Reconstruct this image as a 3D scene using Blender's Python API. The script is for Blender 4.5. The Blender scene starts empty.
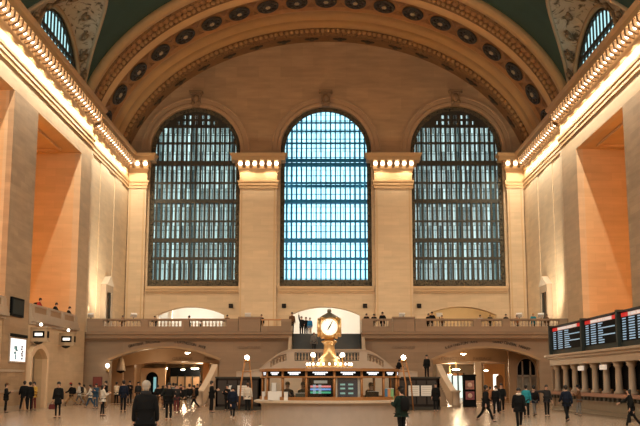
import bpy, bmesh, math, random
from math import sin, cos, pi, sqrt, atan, tan, radians
from mathutils import Vector, Matrix
random.seed(7)
sc = bpy.context.scene
COL = sc.collection

# ---------------------------------------------------------------- camera model
FPX = 1000.0; HOR = 380.5; VPX = 323.0; CAMZ = 1.8; CAMX = -0.29
PITCH = atan((HOR - 213) / FPX); YAW = atan((VPX - 320) / FPX * cos(PITCH))
FW = Vector((-sin(YAW) * cos(PITCH), cos(YAW) * cos(PITCH), sin(PITCH)))
RT = Vector((cos(YAW), sin(YAW), 0)); UP = RT.cross(FW)
def ray(px, py): return FW + RT * ((px - 320) / FPX) + UP * ((213 - py) / FPX)
def atY(px, py, Y):
    d = ray(px, py); t = Y / d.y
    return CAMX + d.x * t, CAMZ + d.z * t
cam_d = bpy.data.cameras.new('camera'); cam = bpy.data.objects.new('camera', cam_d); COL.objects.link(cam)
cam_d.sensor_width = 36; cam_d.lens = FPX / 640 * 36; cam_d.clip_end = 500; cam_d.clip_start = .1
m = Matrix((RT, UP, -FW)).transposed().to_4x4(); m.translation = Vector((CAMX, 0, CAMZ))
cam.matrix_world = m; sc.camera = cam

# ---------------------------------------------------------------- materials
MATS = {}
def nodes(name):
    mt = bpy.data.materials.new(name); mt.use_nodes = True
    nt = mt.node_tree; b = nt.nodes['Principled BSDF']
    return mt, nt, b
def N(nt, t, **k):
    n = nt.nodes.new(t)
    for a, v in k.items():
        if a in n.inputs.keys(): n.inputs[a].default_value = v
        else: setattr(n, a, v)
    return n
def mat(name, col, rough=.6, metal=0, var=.12, scale=1.5, bump=0, bscale=20, emit=0, ecol=None):
    if name in MATS: return MATS[name]
    mt, nt, b = nodes(name); L = nt.links.new
    b.inputs['Roughness'].default_value = rough; b.inputs['Metallic'].default_value = metal
    g = N(nt, 'ShaderNodeNewGeometry')
    no = N(nt, 'ShaderNodeTexNoise'); no.inputs['Scale'].default_value = scale; no.inputs['Detail'].default_value = 5
    L(g.outputs['Position'], no.inputs['Vector'])
    mx = N(nt, 'ShaderNodeMix', data_type='RGBA')
    c = Vector(col)
    mx.inputs[6].default_value = (*(c * (1 - var)), 1); mx.inputs[7].default_value = (*[min(1, v * (1 + var)) for v in c], 1)
    L(no.outputs['Fac'], mx.inputs[0]); L(mx.outputs[2], b.inputs['Base Color'])
    if bump:
        n2 = N(nt, 'ShaderNodeTexNoise'); n2.inputs['Scale'].default_value = bscale; L(g.outputs['Position'], n2.inputs['Vector'])
        bp = N(nt, 'ShaderNodeBump'); bp.inputs['Strength'].default_value = bump; bp.inputs['Distance'].default_value = .05
        L(n2.outputs['Fac'], bp.inputs['Height']); L(bp.outputs['Normal'], b.inputs['Normal'])
    if emit:
        b.inputs['Emission Color'].default_value = (*(ecol or col), 1); b.inputs['Emission Strength'].default_value = emit
    MATS[name] = mt
    return mt
def stone(name, col, bw=1.5, bh=.62, mort=.9, var=.09, rough=.65, streak=.12):
    mt, nt, b = nodes(name); L = nt.links.new
    g = N(nt, 'ShaderNodeNewGeometry'); s = N(nt, 'ShaderNodeSeparateXYZ'); L(g.outputs['Position'], s.inputs[0])
    ad = N(nt, 'ShaderNodeMath', operation='ADD'); L(s.outputs[0], ad.inputs[0]); L(s.outputs[1], ad.inputs[1])
    cb = N(nt, 'ShaderNodeCombineXYZ'); L(ad.outputs[0], cb.inputs[0]); L(s.outputs[2], cb.inputs[1])
    br = N(nt, 'ShaderNodeTexBrick'); br.inputs['Scale'].default_value = 1
    br.inputs['Brick Width'].default_value = bw; br.inputs['Row Height'].default_value = bh
    br.inputs['Mortar Size'].default_value = .012; br.inputs['Mortar Smooth'].default_value = .4; br.inputs['Bias'].default_value = 0
    c = Vector(col)
    br.inputs['Color1'].default_value = (*(c * (1 - var)), 1); br.inputs['Color2'].default_value = (*[min(1, v * (1 + var)) for v in c], 1)
    br.inputs['Mortar'].default_value = (*(c * mort), 1)
    L(cb.outputs[0], br.inputs['Vector'])
    # soft bedding streaks in the stone
    mp = N(nt, 'ShaderNodeMapping'); mp.inputs['Scale'].default_value = (.35, 1.8, 1); L(cb.outputs[0], mp.inputs[0])
    no = N(nt, 'ShaderNodeTexNoise'); no.inputs['Scale'].default_value = 1.2; no.inputs['Detail'].default_value = 6; L(mp.outputs[0], no.inputs['Vector'])
    rp = N(nt, 'ShaderNodeMapRange'); rp.inputs[3].default_value = 1 - streak * 1.6; rp.inputs[4].default_value = 1 + streak * 1.6; L(no.outputs['Fac'], rp.inputs[0])
    ml = N(nt, 'ShaderNodeMix', data_type='RGBA', blend_type='MULTIPLY'); ml.inputs[0].default_value = 1
    L(br.outputs['Color'], ml.inputs[6]); L(rp.outputs[0], ml.inputs[7]); L(ml.outputs[2], b.inputs['Base Color'])
    b.inputs['Roughness'].default_value = rough
    bp = N(nt, 'ShaderNodeBump'); bp.inputs['Strength'].default_value = .25; bp.inputs['Distance'].default_value = .02; L(no.outputs['Fac'], bp.inputs['Height']); L(bp.outputs['Normal'], b.inputs['Normal'])
    MATS[name] = mt; return mt
STONE = stone('caen_stone', (.60, .445, .28), var=.05)
STONE_L = stone('brightened_caen_stone', (.74, .58, .39), var=.05)  # paler copy for the end bay, its stronger light put into the colour
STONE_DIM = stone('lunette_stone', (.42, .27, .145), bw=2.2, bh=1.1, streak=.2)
STONE_BAL = stone('botticino_marble', (.285, .195, .125), bw=2.2, bh=.8)
PIER = stone('pier_travertine', (.42, .29, .175), bw=1.6, bh=.5, streak=.2)
TRIM = mat('stone_trim', (.55, .37, .20), .6)
TRIMD = mat('stone_trim_dark', (.42, .25, .11), .6)
GOLDB = mat('arch_plaster', (.50, .30, .125), .7, var=.15, scale=.8)
GOLDD = mat('arch_plaster_ornament', (.22, .115, .045), .7, var=.6, scale=3.5, bump=.5, bscale=4)
BRONZE = mat('dark_bronze', (.035, .03, .02), .5, .3, var=.3)
BRONZE2 = mat('window_bronze', (.042, .036, .024), .6, .1, var=.35, scale=3)
GRILLE = mat('window_steel', (.028, .032, .034), .6, .1, var=.2)
GRILLEC = mat('window_steel_halo', (.0, .17, .40), .5, .1, var=.2)  # blue is the halation of the bright panes, put into the bar colour
BRASS = mat('brass', (.72, .46, .17), .32, .85, var=.1)
BRASSB = mat('bright_brass', (.82, .56, .26), .32, .75, var=.1)
WOODB = mat('bronze_frame', (.42, .20, .075), .4, .4, var=.15)
GREEN = mat('sky_green_plaster', (.027, .072, .058), .8, var=.22, scale=.6)
DARKG = mat('board_frame', (.012, .02, .014), .6, 0)
BLACK = mat('black_panel', (.006, .007, .008), .6)
BLACK.node_tree.nodes['Principled BSDF'].inputs['Specular IOR Level'].default_value = .03
CHAR = mat('dark_enclosure', (.018, .013, .011), .6, 0, var=.25)
CHAR.node_tree.nodes['Principled BSDF'].inputs['Specular IOR Level'].default_value = .15
REDP = mat('red_panel', (.55, .02, .02), .5, emit=.35, ecol=(.8, .02, .02))
WHITEP = mat('white_poster', (.78, .76, .72), .6, var=.04)
BULB = mat('lamp_glass', (1, .9, .75), .4, emit=1, ecol=(1, .85, .65))
GLOBE = mat('globe_glass', (1, .95, .9), .4, emit=7, ecol=(1, .86, .68))
LEDW = mat('led_white', (.9, .95, 1), .5, emit=1.2, ecol=(.85, .93, 1))
LEDB = mat('led_text', (.3, .45, .55), .5, emit=.4, ecol=(.42, .66, .9))
FACE = mat('clock_face', (.95, .9, .8), .4, var=.02, emit=.75, ecol=(1, .9, .74))
DOWN = mat('downlight', (1, .9, .75), .4, emit=25, ecol=(1, .82, .58))
LIT = mat('lit_poster', (.9, .95, 1), .5, var=.02, emit=1.0, ecol=(.92, .97, 1))
WROOM = mat('white_plaster', (.85, .84, .8), .7, var=.04)
STAIRD = mat('stair_shaded', (.06, .066, .065), .6, var=.2)  # dark grey holds the shade on the unlit risers
MARB = mat('booth_marble', (.47, .40, .345), .35, var=.12, scale=3)
PALE = mat('pale_marble', (.44, .34, .245), .45, var=.12, scale=2)
SHOPW = mat('shop_orange', (.65, .33, .12), .5)
def ornate(name, c1, c2, sc_=1.0):
    mt, nt, b = nodes(name); L = nt.links.new
    g = N(nt, 'ShaderNodeNewGeometry')
    no = N(nt, 'ShaderNodeTexNoise'); no.inputs['Scale'].default_value = .95 * sc_; no.inputs['Detail'].default_value = 3; no.inputs['Distortion'].default_value = 2.2
    L(g.outputs['Position'], no.inputs['Vector'])
    cr = N(nt, 'ShaderNodeValToRGB'); e = cr.color_ramp.elements
    e[0].position = .36; e[0].color = (*c1, 1); e[1].position = .47; e[1].color = (*c2, 1)
    L(no.outputs['Fac'], cr.inputs[0]); L(cr.outputs[0], b.inputs['Base Color'])
    bp = N(nt, 'ShaderNodeBump'); bp.inputs['Strength'].default_value = .8; bp.inputs['Distance'].default_value = .2; L(no.outputs['Fac'], bp.inputs['Height']); L(bp.outputs['Normal'], b.inputs['Normal'])
    b.inputs['Roughness'].default_value = .75
    MATS[name] = mt; return mt
STUCCO = ornate('relief_stucco', (.12, .085, .05), (.52, .42, .30))
BRONZO = ornate('ornate_bronze', (.01, .009, .007), (.10, .08, .048), 3.2)
BEADM = ornate('bead_plaster', (.10, .052, .022), (.25, .135, .055), 2.0)
def floor_mat():
    mt, nt, b = nodes('polished_floor'); L = nt.links.new
    g = N(nt, 'ShaderNodeNewGeometry')
    br = N(nt, 'ShaderNodeTexBrick'); br.inputs['Scale'].default_value = 1; br.inputs['Brick Width'].default_value = 1.5; br.inputs['Row Height'].default_value = 1.5
    br.offset = 0; br.inputs['Mortar Size'].default_value = .02
    br.inputs['Color1'].default_value = (.39, .27, .18, 1); br.inputs['Color2'].default_value = (.34, .235, .155, 1); br.inputs['Mortar'].default_value = (.24, .16, .11, 1)
    L(g.outputs['Position'], br.inputs['Vector'])
    no = N(nt, 'ShaderNodeTexNoise'); no.inputs['Scale'].default_value = .6; no.inputs['Detail'].default_value = 6; L(g.outputs['Position'], no.inputs['Vector'])
    rp = N(nt, 'ShaderNodeMapRange'); rp.inputs[3].default_value = .82; rp.inputs[4].default_value = 1.15; L(no.outputs['Fac'], rp.inputs[0])
    ml = N(nt, 'ShaderNodeMix', data_type='RGBA', blend_type='MULTIPLY'); ml.inputs[0].default_value = 1
    L(br.outputs['Color'], ml.inputs[6]); L(rp.outputs[0], ml.inputs[7]); L(ml.outputs[2], b.inputs['Base Color'])
    b.inputs['Roughness'].default_value = .24; b.inputs['Specular IOR Level'].default_value = .55
    return mt
FLOOR = floor_mat()
def glass_mat(name, tint, gl=.05, panes=None):
    mt = bpy.data.materials.new(name); mt.use_nodes = True; nt = mt.node_tree; nt.nodes.clear(); L = nt.links.new
    o = N(nt, 'ShaderNodeOutputMaterial'); t = N(nt, 'ShaderNodeBsdfTransparent'); t.inputs[0].default_value = (*tint, 1)
    gs = N(nt, 'ShaderNodeBsdfGlossy'); gs.inputs['Roughness'].default_value = .08
    mx = N(nt, 'ShaderNodeMixShader'); mx.inputs[0].default_value = gl
    if panes:     # panes of uneven cleanliness
        g = N(nt, 'ShaderNodeNewGeometry'); s = N(nt, 'ShaderNodeSeparateXYZ'); L(g.outputs['Position'], s.inputs[0])
        cb = N(nt, 'ShaderNodeCombineXYZ'); L(s.outputs[0], cb.inputs[0]); L(s.outputs[2], cb.inputs[1])
        br = N(nt, 'ShaderNodeTexBrick'); br.inputs['Scale'].default_value = 1; br.offset = .3
        br.inputs['Brick Width'].default_value = panes[0]; br.inputs['Row Height'].default_value = panes[1]; br.inputs['Mortar Size'].default_value = .02
        lo = Vector(tint) * panes[2]
        br.inputs['Color1'].default_value = (*lo, 1); br.inputs['Color2'].default_value = (*tint, 1); br.inputs['Mortar'].default_value = (*(lo * .5), 1)
        L(cb.outputs[0], br.inputs['Vector']); L(br.outputs['Color'], t.inputs[0])
    L(t.outputs[0], mx.inputs[1]); L(gs.outputs[0], mx.inputs[2]); L(mx.outputs[0], o.inputs[0])
    return mt
GLASS_S = glass_mat('window_glass_side', (.98, .93, .90), .012, (.27, 1.9, .5))
GLASS_C = glass_mat('window_glass_centre', (.98, 1, 1), .012, (.6, 1.9, .85))
GLASS_K = glass_mat('booth_glass', (.9, .92, .9), .1)
GLASS_L = glass_mat('lunette_glass', (.75, .70, .66), .012)

# ---------------------------------------------------------------- mesh building
class MB:
    def __init__(s): s.v = []; s.f = []; s.sm = []
    def add(s, vs, fs, smooth=False):
        o = len(s.v); s.v += [tuple(p) for p in vs]
        s.f += [tuple(i + o for i in f) for f in fs]; s.sm += [smooth] * len(fs)
        return s
    def box(s, x0, x1, y0, y1, z0, z1):
        vs = [(x, y, z) for z in (z0, z1) for y in (y0, y1) for x in (x0, x1)]
        return s.add(vs, [(0, 2, 3, 1), (4, 5, 7, 6), (0, 1, 5, 4), (2, 6, 7, 3), (0, 4, 6, 2), (1, 3, 7, 5)])
    def lathe(s, c, prof, n=16, axis='z', smooth=True, ph=0, arc=2 * pi):
        vs = []; k = len(prof); full = abs(arc - 2 * pi) < 1e-6; m_ = n if full else n + 1
        for i in range(m_):
            a = ph + arc * i / n
            for r, z in prof:
                if axis == 'z': vs.append((c[0] + r * cos(a), c[1] + r * sin(a), c[2] + z))
                elif axis == 'y': vs.append((c[0] + r * cos(a), c[1] + z, c[2] + r * sin(a)))
                else: vs.append((c[0] + z, c[1] + r * cos(a), c[2] + r * sin(a)))
        fs = []
        for i in range(n):
            j = (i + 1) % m_
            for q in range(k - 1): fs.append((i * k + q, j * k + q, j * k + q + 1, i * k + q + 1))
        if full:
            if prof[0][0] > 1e-5: fs.append(tuple(i * k for i in range(n))[::-1])
            if prof[-1][0] > 1e-5: fs.append(tuple(i * k + k - 1 for i in range(n)))
        return s.add(vs, fs, smooth)
    def sphere(s, c, r, n=12, m_=8, sc_=(1, 1, 1)):
        vs = []; fs = []
        for i in range(m_ + 1):
            t = pi * i / m_
            for j in range(n):
                a = 2 * pi * j / n; vs.append((c[0] + r * sc_[0] * sin(t) * cos(a), c[1] + r * sc_[1] * sin(t) * sin(a), c[2] - r * sc_[2] * cos(t)))
        for i in range(m_):
            for j in range(n): fs.append((i * n + j, i * n + (j + 1) % n, (i + 1) * n + (j + 1) % n, (i + 1) * n + j))
        return s.add(vs, fs, True)
    def grid(s, rows, smooth=True, close=False):
        k = len(rows[0]); vs = [p for r in rows for p in r]; fs = []
        for i in range(len(rows) - 1):
            for j in range(k - 1 + (1 if close else 0)):
                j2 = (j + 1) % k
                fs.append((i * k + j, i * k + j2, (i + 1) * k + j2, (i + 1) * k + j))
        return s.add(vs, fs, smooth)
    def tube(s, pts, r, n=8, smooth=True, closed=False):
        pts = [Vector(p) for p in pts]; K = len(pts); rows = []
        rr = r if isinstance(r, (list, tuple)) else [r] * K
        for i, p in enumerate(pts):
            if closed: t = pts[(i + 1) % K] - pts[i - 1]
            else: t = (pts[min(i + 1, K - 1)] - pts[max(i - 1, 0)])
            t.normalize(); a = Vector((0, 0, 1)) if abs(t.z) < .9 else Vector((1, 0, 0))
            u = t.cross(a).normalized(); w = t.cross(u)
            rows.append([p + (u * cos(2 * pi * j / n) + w * sin(2 * pi * j / n)) * rr[i] for j in range(n)])
        if closed: rows.append(rows[0])
        s.grid(rows, smooth, close=True)
        if not closed:
            o = len(s.v) - n * K
            s.f.append(tuple(o + j for j in range(n))[::-1]); s.f.append(tuple(o + (K - 1) * n + j for j in range(n))); s.sm += [False, False]
        return s
    def plate(s, outer, holes, to3, t):
        """flat plate from a 2-D outline with holes; to3(u, v, w) places it, w runs -t/2..t/2"""
        cu = bpy.data.curves.new('tmp', 'CURVE'); cu.dimensions = '2D'; cu.fill_mode = 'BOTH'; cu.extrude = t / 2
        for o in [outer] + list(holes):
            sp = cu.splines.new('POLY'); sp.points.add(len(o) - 1); sp.use_cyclic_u = True
            for i, (a, b) in enumerate(o): sp.points[i].co = (a, b, 0, 1)
        ob = bpy.data.objects.new('tmp', cu); COL.objects.link(ob)
        dg = bpy.context.evaluated_depsgraph_get(); me = bpy.data.meshes.new_from_object(ob.evaluated_get(dg))
        s.add([to3(v.co.x, v.co.y, v.co.z) for v in me.vertices], [tuple(p.vertices) for p in me.polygons])
        bpy.data.objects.remove(ob); bpy.data.curves.remove(cu); bpy.data.meshes.remove(me)
        return s
    def text(s, txt, size, to3, depth=.02, align='CENTER'):
        cu = bpy.data.curves.new('tmp', 'FONT'); cu.body = txt; cu.size = size; cu.extrude = depth; cu.align_x = align; cu.resolution_u = 3
        ob = bpy.data.objects.new('tmp', cu); COL.objects.link(ob)
        dg = bpy.context.evaluated_depsgraph_get(); me = bpy.data.meshes.new_from_object(ob.evaluated_get(dg))
        s.add([to3(v.co.x, v.co.y, v.co.z) for v in me.vertices], [tuple(p.vertices) for p in me.polygons])
        bpy.data.objects.remove(ob); bpy.data.curves.remove(cu); bpy.data.meshes.remove(me)
        return s
    def build(s, name, material, parent=None, loc=None, clean=True):
        me = bpy.data.meshes.new(name); o = Vector(loc) if loc else Vector((0, 0, 0))
        me.from_pydata([(p[0] - o.x, p[1] - o.y, p[2] - o.z) for p in s.v], [], s.f)
        me.polygons.foreach_set('use_smooth', s.sm)
        me.materials.append(material)
        if clean:
            bm = bmesh.new(); bm.from_mesh(me); bmesh.ops.recalc_face_normals(bm, faces=bm.faces); bm.to_mesh(me); bm.free()
        ob = bpy.data.objects.new(name, me); COL.objects.link(ob)
        ob.location = o
        if parent is not None:
            ob.parent = parent; ob.location = o - Vector(parent.get('_w', (0, 0, 0)))
        ob['_w'] = tuple(o)
        return ob
def XZ(Y): return lambda u, v, w: (u, Y + w, v)
def YZ(X): return lambda u, v, w: (X + w, u, v)
def XY(Z): return lambda u, v, w: (u, v, Z + w)
def tag(o, label=None, cat=None, group=None, kind=None):
    if label: o['label'] = label
    if cat: o['category'] = cat
    if group: o['group'] = group
    if kind: o['kind'] = kind
    return o
def thing(name, loc, label, cat, group=None, rz=0):
    o = bpy.data.objects.new(name, None); COL.objects.link(o); o.location = loc; o.rotation_euler = (0, 0, rz); o.empty_display_size = .2
    o['_w'] = tuple(loc)
    return tag(o, label, cat, group)
def struct(name, loc=(0, 0, 0)):
    o = bpy.data.objects.new(name, None); COL.objects.link(o); o.location = loc; o['_w'] = tuple(loc); o['kind'] = 'structure'
    return o
def child_copy(src, parent, loc, rot=None):
    c = src.copy(); COL.objects.link(c); c.parent = parent; c.location = Vector(loc) - Vector(parent.get('_w', (0, 0, 0)))
    if rot: c.rotation_euler = rot
    return c
def rect(a0, a1, b0, b1): return [(a0, b0), (a1, b0), (a1, b1), (a0, b1)]
def archpts(c, hw, z0, zs, rise=None, n=28):
    rise = hw if rise is None else rise
    return [(c - hw, z0)] + [(c - hw * cos(pi * i / n), zs + rise * sin(pi * i / n)) for i in range(n + 1)] + [(c + hw, z0)]
def segarch(c, hw, z0, zs, rise, n=20):
    R = (hw * hw + rise * rise) / (2 * rise); a0 = math.asin(hw / R)
    return [(c - hw, z0)] + [(c + R * sin(-a0 + 2 * a0 * i / n), zs + rise - R + R * cos(-a0 + 2 * a0 * i / n)) for i in range(n + 1)] + [(c + hw, z0)]

# ---------------------------------------------------------------- dimensions
YF = 97.0; XW = 19.0; XW2 = 19.45; YB = 80.0; YSTEP = 79.0; YBACK = -12.0
VA, VB, VZ = 20.2, 14.9, 20.7
def barrel(th, Y, d=0): return ((VA + d) * cos(th), Y, VZ + (VB + d) * sin(th))
def th_of_z(z): return math.asin(min(1, (z - VZ) / VB))

# ================================================================ SETTING
# floor
fl = MB().box(-40, 40, YBACK, 118, -.3, 0).build('floor', FLOOR); fl['kind'] = 'structure'

# far wall ------------------------------------------------------------------
WIN = [(-12.95, 4.45), (0, 4.5), (12.95, 4.55)]
WZ0, WZS = 10.78, 24.35
outer = [(-21.5, 5.5), (21.5, 5.5), (21.5, 39), (-21.5, 39)]
holes = [archpts(c, hw, WZ0, WZS) for c, hw in WIN]
OPN = [(-13.1, 3.25), (-.1, 3.4), (13.1, 3.4)]
holes += [segarch(c, hw, 5.6, 8.05, .8) for c, hw in OPN]
wf = MB().plate(outer, holes, XZ(YF + .6), 1.2).build('wall_far', STONE); wf['kind'] = 'structure'
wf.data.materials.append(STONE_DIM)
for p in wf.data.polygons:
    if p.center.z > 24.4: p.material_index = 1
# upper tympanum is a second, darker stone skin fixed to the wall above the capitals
outer = [(-20.6, 23.8)] + [(VA * 1.02 * cos(pi * i / 60) * -1, max(23.8, VZ + VB * 1.02 * sin(pi * i / 60))) for i in range(61)] + [(20.6, 23.8)]
outer = [(-20.4, 23.8)] + [(x, z) for x, z in outer if z > 24.2] + [(20.4, 23.8)]
pts = []
x0s = [(-20.4, 23.8)]
for c, hw in WIN:
    hw += .02
    seg = [(c - hw * cos(pi * i / 28), WZS + hw * sin(pi * i / 28)) for i in range(29)]
    x0s += [(c - hw, 23.8)] + seg + [(c + hw, 23.8)]
x0s.append((20.4, 23.8))
topcurve = [(VA * 1.02 * cos(pi * i / 60), VZ + VB * 1.02 * sin(pi * i / 60)) for i in range(61)]
topcurve = [p for p in topcurve if p[1] > 24.3]
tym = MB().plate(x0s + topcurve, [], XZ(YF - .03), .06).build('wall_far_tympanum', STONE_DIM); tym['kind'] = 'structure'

# archivolts and keystones, sills
for i, (c, hw) in enumerate(WIN):
    w = struct('window_%d' % (i + 1))
    ring = MB()
    prof = [(hw, .0), (hw, -.16), (hw + .1, -.2), (hw + .35, -.2), (hw + .42, -.12), (hw + .8, -.12), (hw + .86, -.2), (hw + 1.0, -.2), (hw + 1.0, 0)]
    rows = []
    for k in range(41):
        a = pi * k / 40
        rows.append([(c - r * cos(a), YF - .03 + y, WZS + r * sin(a)) for r, y in prof])
    ring.grid(rows, False)
    ring.build('archivolt', mat('archivolt_stone', (.42, .27, .15), .6), w)
    kz = WZS + hw
    ks = MB()
    ks.add([(c - .38, YF - .5, kz - .1), (c + .38, YF - .5, kz - .1), (c + .5, YF - .55, kz + 1.3), (c - .5, YF - .55, kz + 1.3),
            (c - .38, YF, kz - .1), (c + .38, YF, kz - .1), (c + .5, YF, kz + 1.3), (c - .5, YF, kz + 1.3)],
           [(0, 1, 2, 3), (0, 4, 5, 1), (1, 5, 6, 2), (2, 6, 7, 3), (3, 7, 4, 0)])
    ks.sphere((c, YF - .6, kz + .75), .34, 12, 8, (1, .8, 1.2)).sphere((c - .3, YF - .55, kz + .3), .2).sphere((c + .3, YF - .55, kz + .3), .2)
    ks.box(c - .66, c + .66, YF - .95, YF, kz + 1.3, kz + 1.5)
    ks.build('keystone', mat('keystone_stone', (.25, .155, .08), .6), w)
    sl = MB()
    for (y, z0, z1) in ((-.5, 10.55, 10.8), (-.35, 10.3, 10.55), (-.15, 10.12, 10.3)): sl.box(c - hw - .1, c + hw + .1, YF + y, YF + .5, z0, z1)
    sl.build('window_sill', TRIM, w)
    # bronze frame
    fr = MB(); fw = .42
    inner = archpts(c, hw - fw, WZ0 + .72, WZS)
    fr.plate(archpts(c, hw - .01, WZ0, WZS), [inner], XZ(YF + .45), .3)
    for zz in [WZ0 + .5 + .52 * k for k in range(27)]:
        for s_ in (-1, 1): fr.lathe((c + s_ * (hw - .21), YF + .3, zz), [(.16, 0), (.13, -.06), (.0, -.09)], 8, 'y')
    fr.build('window_frame', BRONZO, w)
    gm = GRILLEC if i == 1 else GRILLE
    n = 17; iw = hw - fw
    def top_at(x):
        d = abs(x - c); r = hw - fw
        return WZS + sqrt(max(0, r * r - d * d)) if d < r else WZS
    bw = .095 if i != 1 else .065
    for k in range(n):
        x = c - iw + 2 * iw * (k + .5) / n
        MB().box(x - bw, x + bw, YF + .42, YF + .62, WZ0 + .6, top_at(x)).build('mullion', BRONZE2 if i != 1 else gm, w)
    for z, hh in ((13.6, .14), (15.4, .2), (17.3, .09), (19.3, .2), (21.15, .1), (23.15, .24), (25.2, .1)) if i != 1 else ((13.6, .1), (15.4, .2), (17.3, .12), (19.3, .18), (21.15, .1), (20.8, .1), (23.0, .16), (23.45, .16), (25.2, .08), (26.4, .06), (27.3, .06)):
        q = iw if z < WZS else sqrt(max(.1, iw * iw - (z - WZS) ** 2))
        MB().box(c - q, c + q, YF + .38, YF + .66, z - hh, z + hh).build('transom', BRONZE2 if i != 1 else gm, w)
    if i != 1:        # lattice head under the arch
        hd = MB(); za = 26.75; qa = sqrt((hw - .1) ** 2 - (za - WZS) ** 2)
        out = [(c - qa, za)] + [(c - (hw - .1) * cos(a), WZS + (hw - .1) * sin(a)) for a in [math.asin((za - WZS) / (hw - .1)) + (pi - 2 * math.asin((za - WZS) / (hw - .1))) * k / 20 for k in range(21)]]
        hs = []
        for k in range(-3, 4):
            for zz in (27.25, 27.85):
                if abs(k * .62) < (2.4 if zz < 27.5 else 1.5): hs.append(rect(c + k * .62 - .14, c + k * .62 + .14, zz - .18, zz + .2))
        hd.plate(out, hs, XZ(YF + .4), .16); hd.build('lattice_head', BRONZE, w)
    # second skin behind, with the glass-floored walkways between
    bk = MB(); n2 = 9 if i != 1 else 18
    for k in range(n2 + 1):
        x = c - hw + 2 * hw * k / n2; bk.box(x - .035, x + .035, YF + 1.9, YF + 2.0, WZ0 - .5, top_at(x) + .6)
    for z in [WZ0 + (1.95 if i != 1 else .95) * k for k in range(9 if i != 1 else 19)]: bk.box(c - hw - .3, c + hw + .3, YF + 1.9, YF + 2.0, z - .03, z + .03)
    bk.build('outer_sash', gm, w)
    wk = MB()
    for z in (15.4, 19.3, 23.2): wk.box(c - hw, c + hw, YF + .7, YF + 1.9, z - .06, z + .06)
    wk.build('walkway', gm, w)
    MB().plate(archpts(c, hw + .5, WZ0 - .6, WZS), [], XZ(YF + 2.1), .02).build('glass_pane', GLASS_C if i == 1 else GLASS_S, w)

# vault: green barrel with lunettes, beige end arch ---------------------------
YC, HWG, LT = [69.5, 51.4], 9.0, 29.8
def groinY(z):           # half-width of the opening at height z
    q = (z - 24.3) / 5.5
    return HWG if q <= 0 else HWG * (max(0, 1 - q)) ** (1 / 1.65)
Y_ARCH = 78.0
vb = MB(); NR = 22
for sgn in (-1, 1):
    for a, b in ((lambda z: YC[0] + groinY(z), lambda z: Y_ARCH + .55), (lambda z: YC[1] + groinY(z), lambda z: YC[0] - groinY(z)), (lambda z: YBACK, lambda z: YC[1] - groinY(z))):
        rows = []
        for k in range(NR + 1):
            z = 24.0 + (LT - 24.0) * k / NR; th = th_of_z(z)
            if sgn < 0: th = pi - th
            ya = min(a(z), b(z)); yb = b(z)
            rows.append([barrel(th, ya + (yb - ya) * j / 6, .25) for j in range(7)])
        vb.grid(rows)
t0 = th_of_z(LT); rows = []
for k in range(65):
    th = t0 + (pi - 2 * t0) * k / 64
    rows.append([barrel(th, YBACK + (Y_ARCH + .55 - YBACK) * j / 20, .25) for j in range(21)])
vb.grid(rows)
v = vb.build('ceiling', GREEN, clean=False); v['kind'] = 'structure'

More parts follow.
